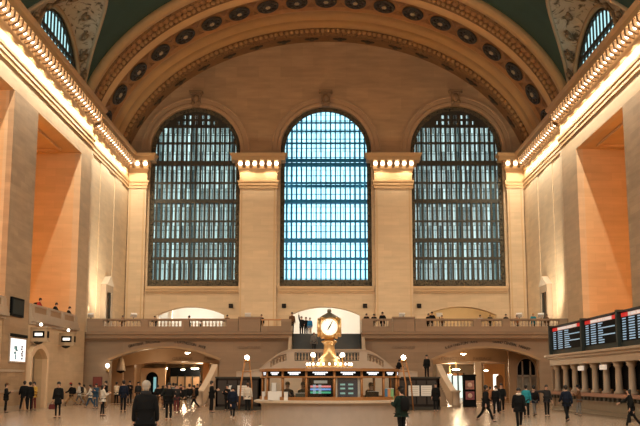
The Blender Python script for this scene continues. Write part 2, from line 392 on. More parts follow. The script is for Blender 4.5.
for sgn, side in ((-1, 'left'), (1, 'right')):
    for li, yc in enumerate(YC):
        lu = struct('window_%d' % (4 + li + (0 if sgn < 0 else 2)))
        rows = []; M_ = 48; WX = 19.7
        def gp(u, zb=24.0):
            z = 24.3 + 5.5 * (1 - abs(u) ** 1.65); th = th_of_z(z); x = (VA + .25) * cos(th)
            return Vector((sgn * x, yc + HWG * u, z))
        def wp(u):
            a = pi * (1 - (u + 1) / 2)
            return Vector((sgn * WX, yc + .9 + 6.1 * cos(a), 23.9 + 4.7 * sin(a)))
        us = [-cos(pi * k / M_) for k in range(M_ + 1)]
        for t in range(9):
            f = t / 8; row = []
            for k in range(M_ + 1):
                g_ = gp(us[k]); w_ = wp(-1 + 2 * k / M_)
                p = g_.lerp(w_, f); p.z += .5 * sin(pi * f) * (1 - abs(us[k]))
                row.append(p)
            rows.append(row)
        MB().grid(rows).build('spandrel', STUCCO, lu, clean=False)
        MB().tube([gp(u) for u in us], .16, 6).build('groin_trim', mat('stucco_trim', (.44, .33, .21), .7), lu)
        MB().tube([wp(-1 + 2 * k / M_) + Vector((-sgn * .1, 0, 0)) for k in range(M_ + 1)], .2, 8).build('arch_trim', mat('stucco_trim2', (.40, .27, .15), .7), lu)
        # relief scrolls
        sr = MB()
        for q in (-1, 1):
            for cu, ff, rr in ((.93, .45, .5), (.8, .35, .6), (.62, .45, .62), (.42, .5, .55), (.2, .5, .5)):
                g_ = gp(q * cu); w_ = wp(q * cu); base = g_.lerp(w_, ff); tng = (gp(q * (cu - .05)) - g_).normalized(); ac = (w_ - g_).normalized()
                nn = tng.cross(ac).normalized()
                if nn.x * sgn > 0: nn = -nn
                for hnd in (-1, 1):
                    pts = [base + (tng * cos(1.1 * a * hnd) + ac * sin(1.1 * a)) * (rr * (1 - a / 7.2)) + nn * .12 for a in [k * .45 for k in range(15)]]
                    sr.tube(pts, [.1 - .004 * k for k in range(15)], 5)
                sr.sphere(base + nn * .1, .2, 8, 6)
        sr.build('relief_scroll', mat('relief_dark', (.30, .20, .11), .7), lu)
        fr = MB(); wo = [(yc + .9 - 6.1 * cos(pi * k / 32), 23.9 + 4.7 * sin(pi * k / 32)) for k in range(33)]
        wi = [(yc + .9 - 5.7 * cos(pi * k / 32), 23.9 + 4.35 * sin(pi * k / 32)) for k in range(33)]
        wi = [(a, max(b, 24.0)) for a, b in wi]; wi[0] = (yc + .9 - 5.6, 24.0); wi[-1] = (yc + .9 + 5.6, 24.0)
        fr.plate(wo, [wi], YZ(sgn * (WX + .15)), .2)
        fr.build('window_frame', BRONZE, lu)
        for k in range(13):
            y = yc + .9 - 5.7 + 11.4 * (k + .5) / 13; zt = 23.9 + 4.4 * sqrt(max(0, 1 - ((y - yc - .9) / 5.8) ** 2))
            MB().box(sgn * (WX + .1), sgn * (WX + .2), y - .09, y + .09, 23.9, zt).build('mullion', BRONZE, lu)
        MB().box(sgn * (WX + .02), sgn * (WX + .22), yc - 3.9, yc + 5.7, 26.2, 26.5).build('transom', BRONZE, lu)
        MB().plate(wo, [], YZ(sgn * (WX + .35)), .02).build('glass_pane', GLASS_L, lu)

# end arch: bands of the beige arch between green vault and far wall
arch = struct('ceiling_arch')
def band(prof, material, name, n=96, parent=arch, z0=23.6):
    t = th_of_z(z0) if z0 > VZ else 0
    rows = [[barrel(t + (pi - 2 * t) * k / n, Y, d) for Y, d in prof] for k in range(n + 1)]
    return MB().grid(rows).build(name, material, parent, clean=False)
band([(97.1, 0), (94.8, 0)], mat('leaf_band_plaster', (.24, .13, .055), .7, var=.3, scale=2), 'leaf_band')
band([(94.8, 0), (94.75, -.18), (94.4, -.25), (94.2, -.05), (94.0, 0), (92.6, 0)], BEADM, 'bead_band')
band([(92.6, 0), (92.5, -.15), (92.0, -.2), (91.8, -.05), (90.6, .02), (90.5, -.1), (90.3, -.12), (90.1, .05), (88.4, .08), (88.3, -.08), (88.0, -.08)], GOLDB, 'cove')
band([(88.0, -.08), (87.6, .1), (84.3, .1), (83.9, -.08)], mat('medallion_band_plaster', (.36, .18, .065), .7, var=.3, scale=2), 'medallion_band')
band([(83.9, -.08), (83.7, -.12), (82.6, -.12), (82.4, 0)], mat('light_band_plaster', (.66, .43, .2), .7, var=.1), 'light_band')
band([(82.4, 0), (82.2, -.15), (81.9, -.2), (81.6, 0), (81.2, -.12), (80.8, 0), (80.4, -.15), (79.8, -.2), (79.5, 0)], BEADM, 'ornament_band')
band([(79.5, 0), (79.3, -.2), (78.8, -.35), (78.4, -.4), (78.1, -.35), (78.0, .3), (78.4, .3)], mat('outer_molding_plaster', (.52, .33, .15), .7, var=.1), 'outer_molding')
# arclength placement
def arcl(n, z0=24.3, off=0):
    t = th_of_z(z0); S = [0]; T = [t]; M_ = 800
    for k in range(1, M_ + 1):
        th = t + (pi - 2 * t) * k / M_; p = Vector(barrel(T[-1], 0)); q = Vector(barrel(th, 0)); S.append(S[-1] + (p - q).length); T.append(th)
    out = []
    for k in range(n):
        s = S[-1] * (k + off) / (n - 1 + 2 * off) if off else S[-1] * k / (n - 1)
        i = next((i for i, v_ in enumerate(S) if v_ >= s), M_); out.append(T[i])
    return out, S[-1]
def on_arch(bm_fn, name, material, ths, Y, d):
    src = None
    for th in ths:
        p = Vector(barrel(th, Y, d)); e1 = Vector((-VA * sin(th), 0, VB * cos(th))).normalized(); nrm = Vector((-VB * cos(th), 0, -VA * sin(th))).normalized()
        R = Matrix((e1, Vector((0, 1, 0)), nrm)).transposed()
        if src is None:
            src = bm_fn().build(name, material, arch); o = src
        else:
            o = src.copy(); COL.objects.link(o)
        o.parent = arch; o.rotation_euler = R.to_euler(); o.location = p
        yield o
def medal_rim():
    b = MB(); K = 24
    prof = [(1.0, 0), (.98, .14), (.88, .2), (.78, .14), (.76, .05), (.6, .02), (.5, .06), (.3, .1), (.0, .1)]
    b.grid([[(r * .98 * cos(2 * pi * k / K), r * 1.35 * sin(2 * pi * k / K), z) for r, z in prof] for k in range(K + 1)])
    for k in range(8):
        a = 2 * pi * k / 8; b.sphere((.62 * cos(a), .85 * sin(a), .1), .17, 8, 5, (1, 1.3, .6))
    return b
def medal_boss():
    b = MB()
    for k in range(6):
        a = 2 * pi * k / 6; b.sphere((.14 * cos(a), .19 * sin(a), .14), .1, 8, 5, (1, 1.3, .8))
    return b.sphere((0, 0, .16), .1, 8, 6)
def arc_even(sp, n, half_=False):
    T = [pi / 2]; 
    def walk(th, dist, sg):
        while dist > 0:
            q = th + sg * .0008; dist -= (Vector(barrel(th, 0)) - Vector(barrel(q, 0))).length; th = q
        return th
    out = []
    for sg in (1, -1):
        th = walk(pi / 2, sp / 2, sg) if half_ else pi / 2
        if half_ or sg == 1: out.append(th)
        for _ in range(n): th = walk(th, sp, sg); out.append(th)
    return sorted(out)
mths = arc_even(2.64, 9)
MEDD = mat('medallion_bronze', (.035, .028, .02), .6, var=.5, scale=5); MEDL = mat('medallion_boss', (.42, .33, .21), .6)
for o in on_arch(medal_rim, 'medallion', MEDD, mths, 85.95, .02): pass
for o in on_arch(medal_boss, 'medallion_boss', MEDL, mths, 85.95, .02): pass
def tri():
    b = MB()
    for s_ in (-1, 1):
        b.add([(-.5, s_ * 1.5, .03), (.5, s_ * 1.5, .03), (0, s_ * .35, .03), (0, s_ * 1.1, .16)], [(0, 1, 3), (1, 2, 3), (2, 0, 3)])
    return b
half = arc_even(2.64, 9, True)
for o in on_arch(tri, 'medallion_spandrel', mat('spandrel_plaster', (.27, .13, .05), .7, var=.4), half, 85.95, .08): pass
def leaf():
    b = MB()
    for k in range(7):
        a = pi * (k - 3) / 7.5
        b.sphere((.6 * sin(a) * .8, .2 * cos(a) - .1, .04), .22, 8, 5, (1.15, 1.0, .3))
    return b.sphere((0, .1, .05), .3, 8, 6, (1.1, 1.6, .3))
lths = arc_even(2.8, 8, True)
for o in on_arch(leaf, 'leaf_ornament', mat('leaf_bronze', (.055, .045, .028), .7, var=.5, scale=4), lths, 95.9, -.02): pass
# egg-and-dart style bead rows
def beads(Y, n, r, d, name, material):
    ths, _ = arcl(n, 24.2); b = MB()
    for th in ths: b.sphere(barrel(th, Y, d), r, 6, 4)
    b.build(name, material, arch)
beads(93.3, 96, .26, -.08, 'egg_molding', mat('egg_plaster', (.40, .22, .085), .7))
beads(81.25, 110, .22, -.15, 'outer_bead_row', mat('egg_plaster2', (.47, .28, .12), .7))
beads(80.15, 84, .32, -.12, 'outer_egg_row', mat('egg_plaster3', (.38, .20, .08), .7))

# side walls ----------------------------------------------------------------
RZ0, RZ1 = 5.5, 19.2
RECM = stone('recess_stone', (.62, .415, .225), var=.05)
RECS = {-1: [(63.6, 75.7), (46.0, 58.6)], 1: [(62.3, 74.4), (45.0, 57.0)]}
for sgn, side in ((-1, 'left'), (1, 'right')):
    w = MB(); holes = [rect(a, b, RZ0, RZ1) for a, b in RECS[sgn]]
    if sgn < 0: holes.append(segarch(65.6, 1.7, 0.02, 3.2, .65))
    w.plate(rect(YBACK, YSTEP, 0, 24.0), holes, YZ(sgn * (XW + .25)), .5)
    w.plate(rect(YSTEP - .3, YF + .3, 0, 24.0), [], YZ(sgn * (XW2 + .25)), .5)
    w.box(*sorted((sgn * XW, sgn * (XW2 + .1))), YSTEP - .02, YSTEP, 0, 24.0)
    DEP = 8.0
    for a, b in RECS[sgn]:
        xi, xo = sgn * (XW + .5), sgn * (XW + DEP)
        q = lambda *v_: w.add(v_, [(0, 1, 2, 3)])
        q((xi, b, RZ0), (xo, b, RZ0), (xo, b, RZ1), (xi, b, RZ1)); q((xi, a, RZ0), (xo, a, RZ0), (xo, a, RZ1), (xi, a, RZ1))
        q((xi, a, RZ1), (xo, a, RZ1), (xo, b, RZ1), (xi, b, RZ1)); q((xo, a, RZ0), (xo, b, RZ0), (xo, b, RZ1), (xo, a, RZ1))
        q((xi, a, RZ0), (xo, a, RZ0), (xo, b, RZ0), (xi, b, RZ0))
        # coffer frame on the recess ceiling
        x1, x2 = sorted((sgn * (XW + 1.3), sgn * (XW + 6.8)))
        w.box(x1, x2, b - 1.6, b - 1.4, RZ1 - .18, RZ1 - .01); w.box(x1, x2, a + 1.4, a + 1.6, RZ1 - .18, RZ1 - .01)
        for xx in (x1, x2): w.box(xx - .1, xx + .1, a + 1.4, b - 1.4, RZ1 - .18, RZ1 - .01)
    # narrow strips on the end bay
    for y in (84.3, 90.2): w.box(*sorted((sgn * (XW2 - .05), sgn * XW2)), y, y + 3.2, 6, 20.4)
    w.box(*sorted((sgn * (XW2 - .2), sgn * XW2)), 79.0, 80.6, 5.6, 20.4)
    ob = w.build('wall_%s' % side, STONE); ob['kind'] = 'structure'
    ob.data.materials.append(STONE_L); ob.data.materials.append(RECM)
    for p in ob.data.polygons:
        if p.center.y > YSTEP - .2 and p.center.z > 5: p.material_index = 1
        elif abs(p.center.x) > XW + .52: p.material_index = 2
    ra, rb = RECS[sgn][0][0], RECS[sgn][1][1]
    o = MB().box(*sorted((sgn * (XW - .04), sgn * (XW + .3))), rb - .02, ra + .02, 0, RZ1).build('trim_pier_%s' % side, PIER); o['kind'] = 'structure'
    tr = MB()
    for a, b in RECS[sgn]:
        x1, x2 = sorted((sgn * (XW - .06), sgn * XW))
    x1, x2 = sorted((sgn * (XW - .12), sgn * XW))
    tr.box(x1, x2, 40, 63.0 if sgn < 0 else 40.1, 2.3, 2.45)
    tr.box(x1, x2, 40, 63.0 if sgn < 0 else 40.1, 1.1, 1.25)
    tr.box(x1, x2, YBACK, 63.0, 0, .3); tr.box(x1, x2, 68, YSTEP, 0, .3)
    o = tr.build('baseboard_%s' % side, PALE); o['kind'] = 'structure'
wb = MB().plate(rect(-21, 21, 0, 39), [], XZ(YBACK), .4).build('wall_back', STONE); wb['kind'] = 'structure'

# cornices --------------------------------------------------------------------
CP = [(0, 20.4), (.1, 20.4), (.1, 20.65), (.16, 20.7), (.16, 20.92), (.22, 21.0), (.24, 21.15), (.06, 21.2), (.04, 21.95), (.08, 22.02), (.14, 22.15), (.2, 22.32), (.2, 23.04), (.82, 23.06), (.82, 23.48), (.92, 23.58), (1.0, 23.76), (0, 23.8)]
def cornice_run(mb, path):
    """path: list of (point, outward dir) in plan"""
    mb.grid([[(p[0] + d[0] * q, p[1] + d[1] * q, z) for q, z in CP] for p, d in path], False)
BULBS = []
def modillion(w=.3):
    b = MB()
    pr = [(.0, -.0), (.0, -.62), (.2, -.6), (.4, -.48), (.56, -.4), (.6, -.1), (.6, 0)]
    vs = [(-w / 2, p, z) for p, z in pr] + [(w / 2, p, z) for p, z in pr]; n = len(pr)
    return b.add(vs, [tuple(range(n)), tuple(range(2 * n - 1, n - 1, -1))] + [(i, (i + 1) % n, n + (i + 1) % n, n + i) for i in range(n)])
MODM = mat('modillion_stone', (.30, .19, .10), .6)
CORN = mat('cornice_stone', (.52, .33, .16), .6, var=.08)
def dress(parent, p0, p1, d, step=.82, ends=True):
    """modillions with a lamp in every gap between p0 and p1 (plan points), facing d"""
    p0 = Vector((*p0, 0)); p1 = Vector((*p1, 0)); D = Vector((*d, 0)); Lg = (p1 - p0).length; n = max(1, round(Lg / step)); dr = (p1 - p0).normalized()
    rz = math.atan2(D.y, D.x) - pi / 2
    ms = parent.get('_m'); 
    for k in range(n + 1):
        pt = p0 + dr * (Lg * k / n) + D * .2
        c = child_copy(dress.mod, parent, (pt.x, pt.y, 23.06), (0, 0, rz)); c.name = 'modillion'
    for k in range(n):
        pt = p0 + dr * (Lg * (k + .5) / n) + D * .52
        c = child_copy(dress.bulb, parent, (pt.x, pt.y, 22.78), (0, 0, rz)); c.name = 'light_bulb'
dress.mod = modillion().build('modillion_source', MODM); dress.bulb = MB().sphere((0, 0, 0), .19, 12, 8, (1.0, .7, 1.05)).build('bulb_source', BULB)
for sgn, side in ((-1, 'left'), (1, 'right')):
    c = thing('cornice', (sgn * XW, 79, 20.45), 'long lamp-lit stone cornice running along the %s side wall' % side, 'cornice')
    b = MB(); d = (-sgn, 0)
    cornice_run(b, [((sgn * XW, YBACK), d), ((sgn * XW, 78.0), d), ((sgn * XW, 79.0), (-sgn, 1)), ((sgn * XW2, 79.0), (-sgn, 1)), ((sgn * XW2, YF), d)])
    b.build('molding', CORN, c)
    dress(c, (sgn * XW, 53.0), (sgn * XW, 78.9), d); dress(c, (sgn * XW2, 80.2), (sgn * XW2, 95.2), d)
# pilasters of the far wall
def pilaster(x0, x1, label, caps=True, body_y=.65):
    cx = (x0 + x1) / 2
    c = thing('pilaster', (cx, YF, 5.6), label, 'pilaster')
    y = YF - body_y
    MB().box(x0, x1, y, YF, 5.6, 20.5).box(x0 - .1, x1 + .1, y - .08, YF, 5.6, 6.6).build('shaft', STONE, c)
    b = MB()
    b.grid([[(p[0] + d_[0] * q, p[1] + d_[1] * q, z) for q, z in CP] for p, d_ in [((x0, YF), (-1, 0)), ((x0, y), (-1, -1)), ((x1, y), (1, -1)), ((x1, YF), (1, 0))]], False)
    b.build('capital', CORN, c)
    b = MB().box(x0, x1, y, YF, 20.4, 23.78).build('capital_core', TRIM, c)
    dress(c, (x0 - .3, y), (x1 + .3, y), (0, -1), .72)
    sp = MB()
    for s_ in (x0 + .12, x1 - .3): sp.box(s_, s_ + .12, y - .03, y, 6.7, 20.4)
    sp.build('edge_bead', TRIM, c)
pilaster(-8.42, -4.8, 'cream pilaster between the left and the middle tall window')
pilaster(4.8, 8.42, 'cream pilaster between the middle and the right tall window')
pilaster(-XW2 + .1, -17.6, 'narrow corner pilaster left of the left tall window')
pilaster(17.75, XW2 - .1, 'narrow corner pilaster right of the right tall window')
bpy.data.objects.remove(dress.mod); bpy.data.objects.remove(dress.bulb)

# small black loudspeakers on the far wall under the windows
for px, lab in ((231, 'small black speaker box under the left window, beside the pilaster'), (284, 'small black speaker box at the left foot of the middle window'), (365, 'small black speaker box at the right foot of the middle window'), (419, 'small black speaker box under the right window, beside the pilaster')):
    x, z = atY(px, 306, YF)
    t = thing('wall_speaker', (x, YF - .3, z - .2), lab, 'speaker', 'speakers under the tall windows')
    MB().box(x - .2, x + .2, YF - .3, YF + .02, z - .2, z + .2).build('housing', BLACK, t); MB().box(x - .15, x + .15, YF - .33, YF - .3, z - .15, z + .15).build('grille', CHAR, t)

# rooms behind balcony openings -------------------------------------------------
for i, (c, hw) in enumerate(OPN):
    b = MB(); m_ = WROOM if i < 2 else mat('cream_plaster', (.74, .58, .36), .7, var=.08)
    x0, x1 = c - hw - 1.0, c + hw + 1.0; Y0, Y1 = YF + 1.2, YF + 9
    b.box(x0 - .1, x0, Y0, Y1, 5.5, 9.9).box(x1, x1 + .1, Y0, Y1, 5.5, 9.9).box(x0, x1, Y1, Y1 + .1, 5.5, 9.9).box(x0, x1, Y0, Y1, 9.8, 9.9)
    if i == 0: b.box(c - 2.7, c - 2.3, Y0 + 2, Y0 + 2.5, 5.6, 9.8)
    o = b.build('wall_room_%d' % (i + 1), m_); o['kind'] = 'structure'
b = MB().box(-22, 22, YF - .02, YF + 9, 5.3, 5.56).build('floor_upper', STONE_BAL); b['kind'] = 'structure'

# balcony ------------------------------------------------------------------------
SX = 2.75; ZB = 5.56
outl = [(-XW2, 0), (XW2, 0), (XW2, 5.0), (SX, 5.0), (SX, 3.0), (-SX, 3.0), (-SX, 5.0), (-XW2, 5.0)]
hl = [segarch(-12.85, 4.35, .02, 3.35, 1.0), segarch(12.6, 4.2, .02, 3.35, 1.0)]
b = MB().plate(outl, hl, XZ(YB + .5), 1.0).build('wall_balcony', STONE_BAL); b['kind'] = 'structure'
b = MB()
for s_ in (-1, 1):
    x0, x1 = sorted((s_ * SX, s_ * XW2)); b.box(x0, x1, YB, YF + .1, 4.98, ZB)
b.box(-SX, SX, 82.2, YF + .1, 4.98, ZB)
b = b.build('floor_balcony', STONE_BAL); b['kind'] = 'structure'
lg = MB()
prof = [(0, 4.86), (-.12, 4.9), (-.2, 5.02), (-.45, 5.08), (-.5, 5.32), (-.6, 5.4), (-.62, 5.58), (0, 5.6)]
for s_ in (-1, 1): lg.grid([[(s_ * x, YB + y, z) for y, z in prof] for x in (SX, XW2)], False)
o = lg.build('trim_balcony', STONE_BAL); o['kind'] = 'structure'
# archivolt lines over the passages
b = MB()
for o_ in hl:
    c = (o_[0][0] + o_[-1][0]) / 2
    pts = o_[1:-1]; rows = []
    for (x, z) in pts: rows.append([(x, YB - .0, z), (x, YB - .12, z), (c + (x - c) * 1.035, YB - .12, z + .14), (c + (x - c) * 1.035, YB, z + .14)])
    b.grid(rows, False)
o = b.build('trim_passage_arches', mat('passage_trim', (.36, .23, .12), .6)); o['kind'] = 'structure'
def arc_text(txt, cx, hw, zs, rise, a0, a1, size, Y, material, label):
    R = (hw * hw + rise * rise) / (2 * rise); zc = zs + rise - R; n = len(txt); i = 0
    t = thing('inscription', ((a0 + a1) / 2, Y, zs + rise), label, 'inscription')
    for word in txt.split(' '):
        b = MB()
        for ch in word:
            x = a0 + (a1 - a0) * (i + .5) / n; an = math.asin((x - cx) / (R + .45)); r = R + .42
            ca, sa = cos(an), sin(an)
            b.text(ch, size, lambda u, v_, w_, ca=ca, sa=sa, r=r: (cx + r * sa + u * ca + v_ * sa, Y - .03 - w_, zc + r * ca - u * sa + v_ * ca), .03); i += 1
        i += 1; b.build('word', material, t)
    return t
INK = mat('inscription_bronze', (.04, .022, .01), .7)
for (txt, c, hw, a0, a1, lab) in (('GRAYBAR PASSAGE', -12.85, 4.35, -15.7, -13.2, 'carved inscription over the left half of the left passage arch'), ('LEXINGTON AVE', -12.85, 4.35, -12.1, -9.6, 'carved inscription over the right half of the left passage arch'),
                             ('LEXINGTON AVE', 12.6, 4.2, 9.4, 12.0, 'carved inscription over the left half of the right passage arch'), ('GRAND CENTRAL MARKET', 12.6, 4.2, 13.2, 16.1, 'carved inscription over the right half of the right passage arch')):
    arc_text(txt, c, hw, 3.35, 1.0, a0, a1, .3, YB - .01, INK, lab)
for s_, lab in ((-1, 'faint carved name on the marble wall left of the staircase'), (1, 'faint carved name on the marble wall right of the staircase')):
    x = s_ * 6.1
    tag(MB().text('CONCOURSE', .3, lambda u, v_, w_: (x + u, YB - .04 - w_, 4.28 + v_), .02).build('inscription', mat('faint_ink', (.22, .14, .08), .5)), lab, 'inscription')

# balustrade
def baluster():
    return MB().lathe((0, 0, 0), [(.085, 0), (.085, .05), (.05, .08), (.085, .18), (.075, .26), (.04, .34), (.04, .42), (.07, .46), (.07, .5)], 8)
bal_src = baluster().build('baluster_source', PALE)
def balustrade(x0, x1, label, posts=(), solid=(), step=.27, Y=YB - .3, z=5.6, group='balustrades along the balcony edge'):
    t = thing('balustrade', ((x0 + x1) / 2, Y, z), label, 'balustrade', group)
    MB().box(x0, x1, Y - .2, Y + .2, z, z + .42).build('plinth', STONE_BAL, t)
    MB().box(x0, x1, Y - .2, Y + .2, z + .92, z + 1.04).box(x0, x1, Y - .15, Y + .15, z + .87, z + .92).build('rail', STONE_BAL, t)
    blocks = list(solid)
    for p in posts: blocks.append((p - .3, p + .3))
    for a, b_ in blocks: MB().box(a, b_, Y - .22, Y + .22, z + .4, z + 1.0).build('post', STONE_BAL, t)
    n = int((x1 - x0) / step)
    for k in range(n):
        x = x0 + (k + .5) * (x1 - x0) / n
        if any(a - .05 < x < b_ + .05 for a, b_ in blocks): continue
        c = child_copy(bal_src, t, (x, Y, z + .41)); c.name = 'baluster'
    return t
balustrade(-19.0, -7.0, 'stone balustrade on the left half of the balcony, under the left window', posts=(-14.4, -11.2), solid=((-19.0, -17.7), (-7.9, -7.0)))
balustrade(7.0, 19.2, 'stone balustrade on the right half of the balcony, under the right window', posts=(11.9, 14.2), solid=((7.0, 7.9), (18.4, 19.2)))
balustrade(2.8, 5.2, 'short stone balustrade just right of the staircase head', solid=((2.8, 3.7), (4.9, 5.2)))
for s_, lab in ((-1, 'solid marble parapet block below the pilaster left of the staircase'), (1, 'solid marble parapet block below the pilaster right of the staircase')):
    x0, x1 = sorted((s_ * 5.25, s_ * 6.95))
    t = thing('parapet', ((x0 + x1) / 2, YB - .3, 5.6), lab, 'parapet')
    MB().box(x0, x1, YB - .55, YB, 5.6, 6.7).build('block', STONE_BAL, t); MB().box(x0 - .06, x1 + .06, YB - .62, YB + .05, 6.66, 6.78).build('coping', STONE_BAL, t)
t = thing('handrail', (-4.0, YB - .3, 5.6), 'low marble parapet with a bronze rail just left of the staircase head', 'railing')
MB().box(-5.2, -2.8, YB - .5, YB - .1, 5.6, 6.05).build('plinth', STONE_BAL, t); MB().box(-5.2, -2.8, YB - .36, YB - .24, 6.5, 6.62).build('rail', WOODB, t)
MB().box(-3.6, -2.8, YB - .5, YB - .1, 6.05, 6.6).build('post', STONE_BAL, t)
for x in (-5.1, -4.6, -4.1): MB().box(x - .03, x + .03, YB - .33, YB - .27, 6.04, 6.52).build('baluster', WOODB, t)

# staircase --------------------------------------------------------------------------
st = thing('staircase', (0, 77, 0), 'double marble staircase rising to the balcony behind the clock', 'staircase')
LZ = 3.15
b = MB(); n = 15
for k in range(n):
    z = LZ + (ZB - LZ) * (k + 1) / n; y0 = 78.0 + 4.3 * k / n; b.box(-SX + .02, SX - .02, y0, 82.35, z - .2, z)
b.build('upper_flight', STAIRD, st)
MB().box(-2.9, 2.9, 75.2, 79.9, 0, LZ).build('landing', STAIRD, st)
MB().box(-SX, SX, 79.9, 82.2, LZ - .3, LZ).build('landing_slab', STAIRD, st)
for s_ in (-1, 1):
    b = MB()
    for k in range(8):
        x0, x1 = sorted((s_ * (2.9 + .29 * k), s_ * (2.9 + .29 * (k + 1)))); b.box(x0, x1, 75.2, 79.95, 0, LZ - .156 * (k + 1))
    x0, x1 = sorted((s_ * 5.22, s_ * 8.5)); b.box(x0, x1, 75.2, 79.95, 0, 1.9)
    for k in range(12):
        x0, x1 = sorted((s_ * 6.9, s_ * 8.5)); b.box(x0, x1, 75.2 - .3 * (k + 1), 75.2 - .3 * k, 0, 1.9 - .158 * (k + 1))
    b.build('side_flight', STONE_BAL, st)
for s_ in (-1, 1):
    # front parapet with swept top
    top = [(0, 4.0), (2.5, 4.0)] + [(2.5 + 2.5 * k / 10, 4.0 - 1.45 * (1 - cos(pi / 2 * k / 10))) for k in range(1, 11)] + [(6.7, 2.35), (6.7, 0.0), (0, 0.0)]
    hole = [rect(.3, 2.4, 3.25, 3.85), [(3.0, 3.78), (3.6, 3.62), (4.2, 3.28), (4.2, 2.75), (3.6, 3.1), (3.0, 3.25)]]
    top = [(s_ * a, z) for a, z in top]; hole = [[(s_ * a, z) for a, z in h_] for h_ in hole]
    MB().plate(top, hole, XZ(75.05), .3).build('parapet', mat('parapet_grey', (.47, .39, .31), .5), st)
    cop = MB(); rows = []
    for a, z in [(.0, 4.0), (2.5, 4.0)] + [(2.5 + 2.5 * k / 10, 4.0 - 1.45 * (1 - cos(pi / 2 * k / 10))) for k in range(1, 11)] + [(6.7, 2.35)]:
        rows.append([(s_ * a, 74.82, z - .02), (s_ * a, 74.82, z + .1), (s_ * a, 75.28, z + .1), (s_ * a, 75.28, z - .02)])
    cop.grid(rows, False).build('coping', PALE, st)
    for k in range(5):
        c = child_copy(bal_src, st, (s_ * (3.1 + .24 * k), 75.05, 3.16 - .11 * k)); c.name = 'baluster'
    for k in range(9):
        c = child_copy(bal_src, st, (s_ * (.42 + .235 * k), 75.05, 3.3)); c.name = 'baluster'
    # outer sloping balustrade
    rows = []
    for k in range(13):
        f = k / 12; x = 8.45 + .55 * f ** 1.5; y = 76.2 - 4.6 * f; z = 3.0 - 2.05 * f
        rows.append([(s_ * (x - .22), y, max(0, z - 1.1)), (s_ * (x - .22), y, z), (s_ * (x + .22), y, z), (s_ * (x + .22), y, max(0, z - 1.1))])
    MB().grid(rows, False, close=True).build('outer_balustrade', mat('balustrade_pale', (.60, .47, .34), .5), st)
    MB().lathe((s_ * 9.05, 71.4, 0), [(.32, 0), (.32, .15), (.26, .2), (.26, .95), (.34, 1.0), (.34, 1.1), (0, 1.15)], 16).build('newel', PALE, st)
    # white side walls of the upper flight
    x0, x1 = sorted((s_ * SX, s_ * (SX + .25)))
    MB().plate([(75.4, 3.0), (75.4, 3.9), (77.5, 4.2), (82.5, 6.7), (82.5, 5.2), (79, 3.0)], [], lambda u, v_, w_, s_=s_: (s_ * (SX + .12) + w_, u, v_), .24).build('side_wall', PALE, st)

# passages under the balcony --------------------------------------------------------------
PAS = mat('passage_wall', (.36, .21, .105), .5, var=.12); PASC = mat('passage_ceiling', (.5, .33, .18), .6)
for s_, nm in ((-1, 'left'), (1, 'right')):
    cx = s_ * 12.7; b = MB()
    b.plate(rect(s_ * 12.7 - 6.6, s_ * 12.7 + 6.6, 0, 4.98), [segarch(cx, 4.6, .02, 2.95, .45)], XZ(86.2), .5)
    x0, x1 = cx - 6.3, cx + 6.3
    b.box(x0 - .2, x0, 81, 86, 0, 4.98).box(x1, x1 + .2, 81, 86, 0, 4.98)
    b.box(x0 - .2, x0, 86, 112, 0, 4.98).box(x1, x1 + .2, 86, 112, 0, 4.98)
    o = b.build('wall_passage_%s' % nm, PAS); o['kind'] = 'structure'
    o = MB().box(x0, x1, 86.4, 112, 3.5, 3.7).build('ceiling_passage_%s' % nm, PASC); o['kind'] = 'structure'
    o = MB().box(x0 - .2, x1 + .2, 112, 112.2, 0, 4).build('wall_passage_end_%s' % nm, PASC); o['kind'] = 'structure'
INK2 = mat('passage_ink', (.20, .11, .05), .5)
for x, txt, lab in ((11.9, 'LEXINGTON PASSAGE', 'brown lettering on the inner arch of the right passage'), (-11.0, 'GRAYBAR PASSAGE', 'brown lettering on the inner arch of the left passage')):
    t = thing('inscription', (x, 85.9, 3.5), lab, 'inscription')
    for word, dx in zip(txt.split(' '), (-1.25, 1.35)): MB().text(word, .36, lambda u, v_, w_: (x + dx + u * 1.1, 85.9 - w_, 3.5 + v_), .02).build('word', INK2, t)
def downlight(x, y, z, label, r=.22, power=60, zc=5, group='ceiling lights in the passages'):
    t = thing('ceiling_light', (x, y, z), label, 'lamp', group)
    MB().lathe((x, y, z), [(r * 1.2, 0), (r * 1.2, -.06), (r, -.08)], 14).build('rim', BRASS, t)
    MB().box(x - .02, x + .02, y - .02, y + .02, z - .02, max(zc, z + .05)).build('rod', BRASS, t)
    MB().lathe((x, y, z), [(r, -.07), (r * .8, -.14), (0, -.2)], 14).build('diffuser', DOWN, t)
    l = bpy.data.lights.new('glow', 'POINT'); l.energy = power; l.color = (1, .72, .42); l.shadow_soft_size = .15
    lo = bpy.data.objects.new('glow', l); COL.objects.link(lo); lo.location = (x, y, z - .5)
for px, py, Y, zc, lab, r, pw in ((187.5, 353.5, 83, 4.98, 'bright lamp in the ceiling just inside the left arch', .22, 40), (463.5, 354.5, 83, 4.98, 'bright lamp in the ceiling just inside the right arch', .22, 40),
    (166, 369, 93, 3.5, 'small lamp at the left of the row deep in the left passage', .16, 25), (195, 369, 97, 3.5, 'wide bright lamp deep in the left passage', .4, 50), (183, 370, 100, 3.5, 'lamp next to the wide one deep in the left passage', .22, 25),
    (456, 370, 93, 3.5, 'broad lamp deep in the right passage above the dark kiosk', .4, 50), (486, 371, 96, 3.5, 'lamp deep in the right passage above the walking couple', .22, 40), (450, 375, 105, 3.5, 'farthest small lamp in the right passage', .22, 25)):
    x, z = atY(px, py, Y)
    downlight(x, Y, z + .15, lab, r, pw, zc)

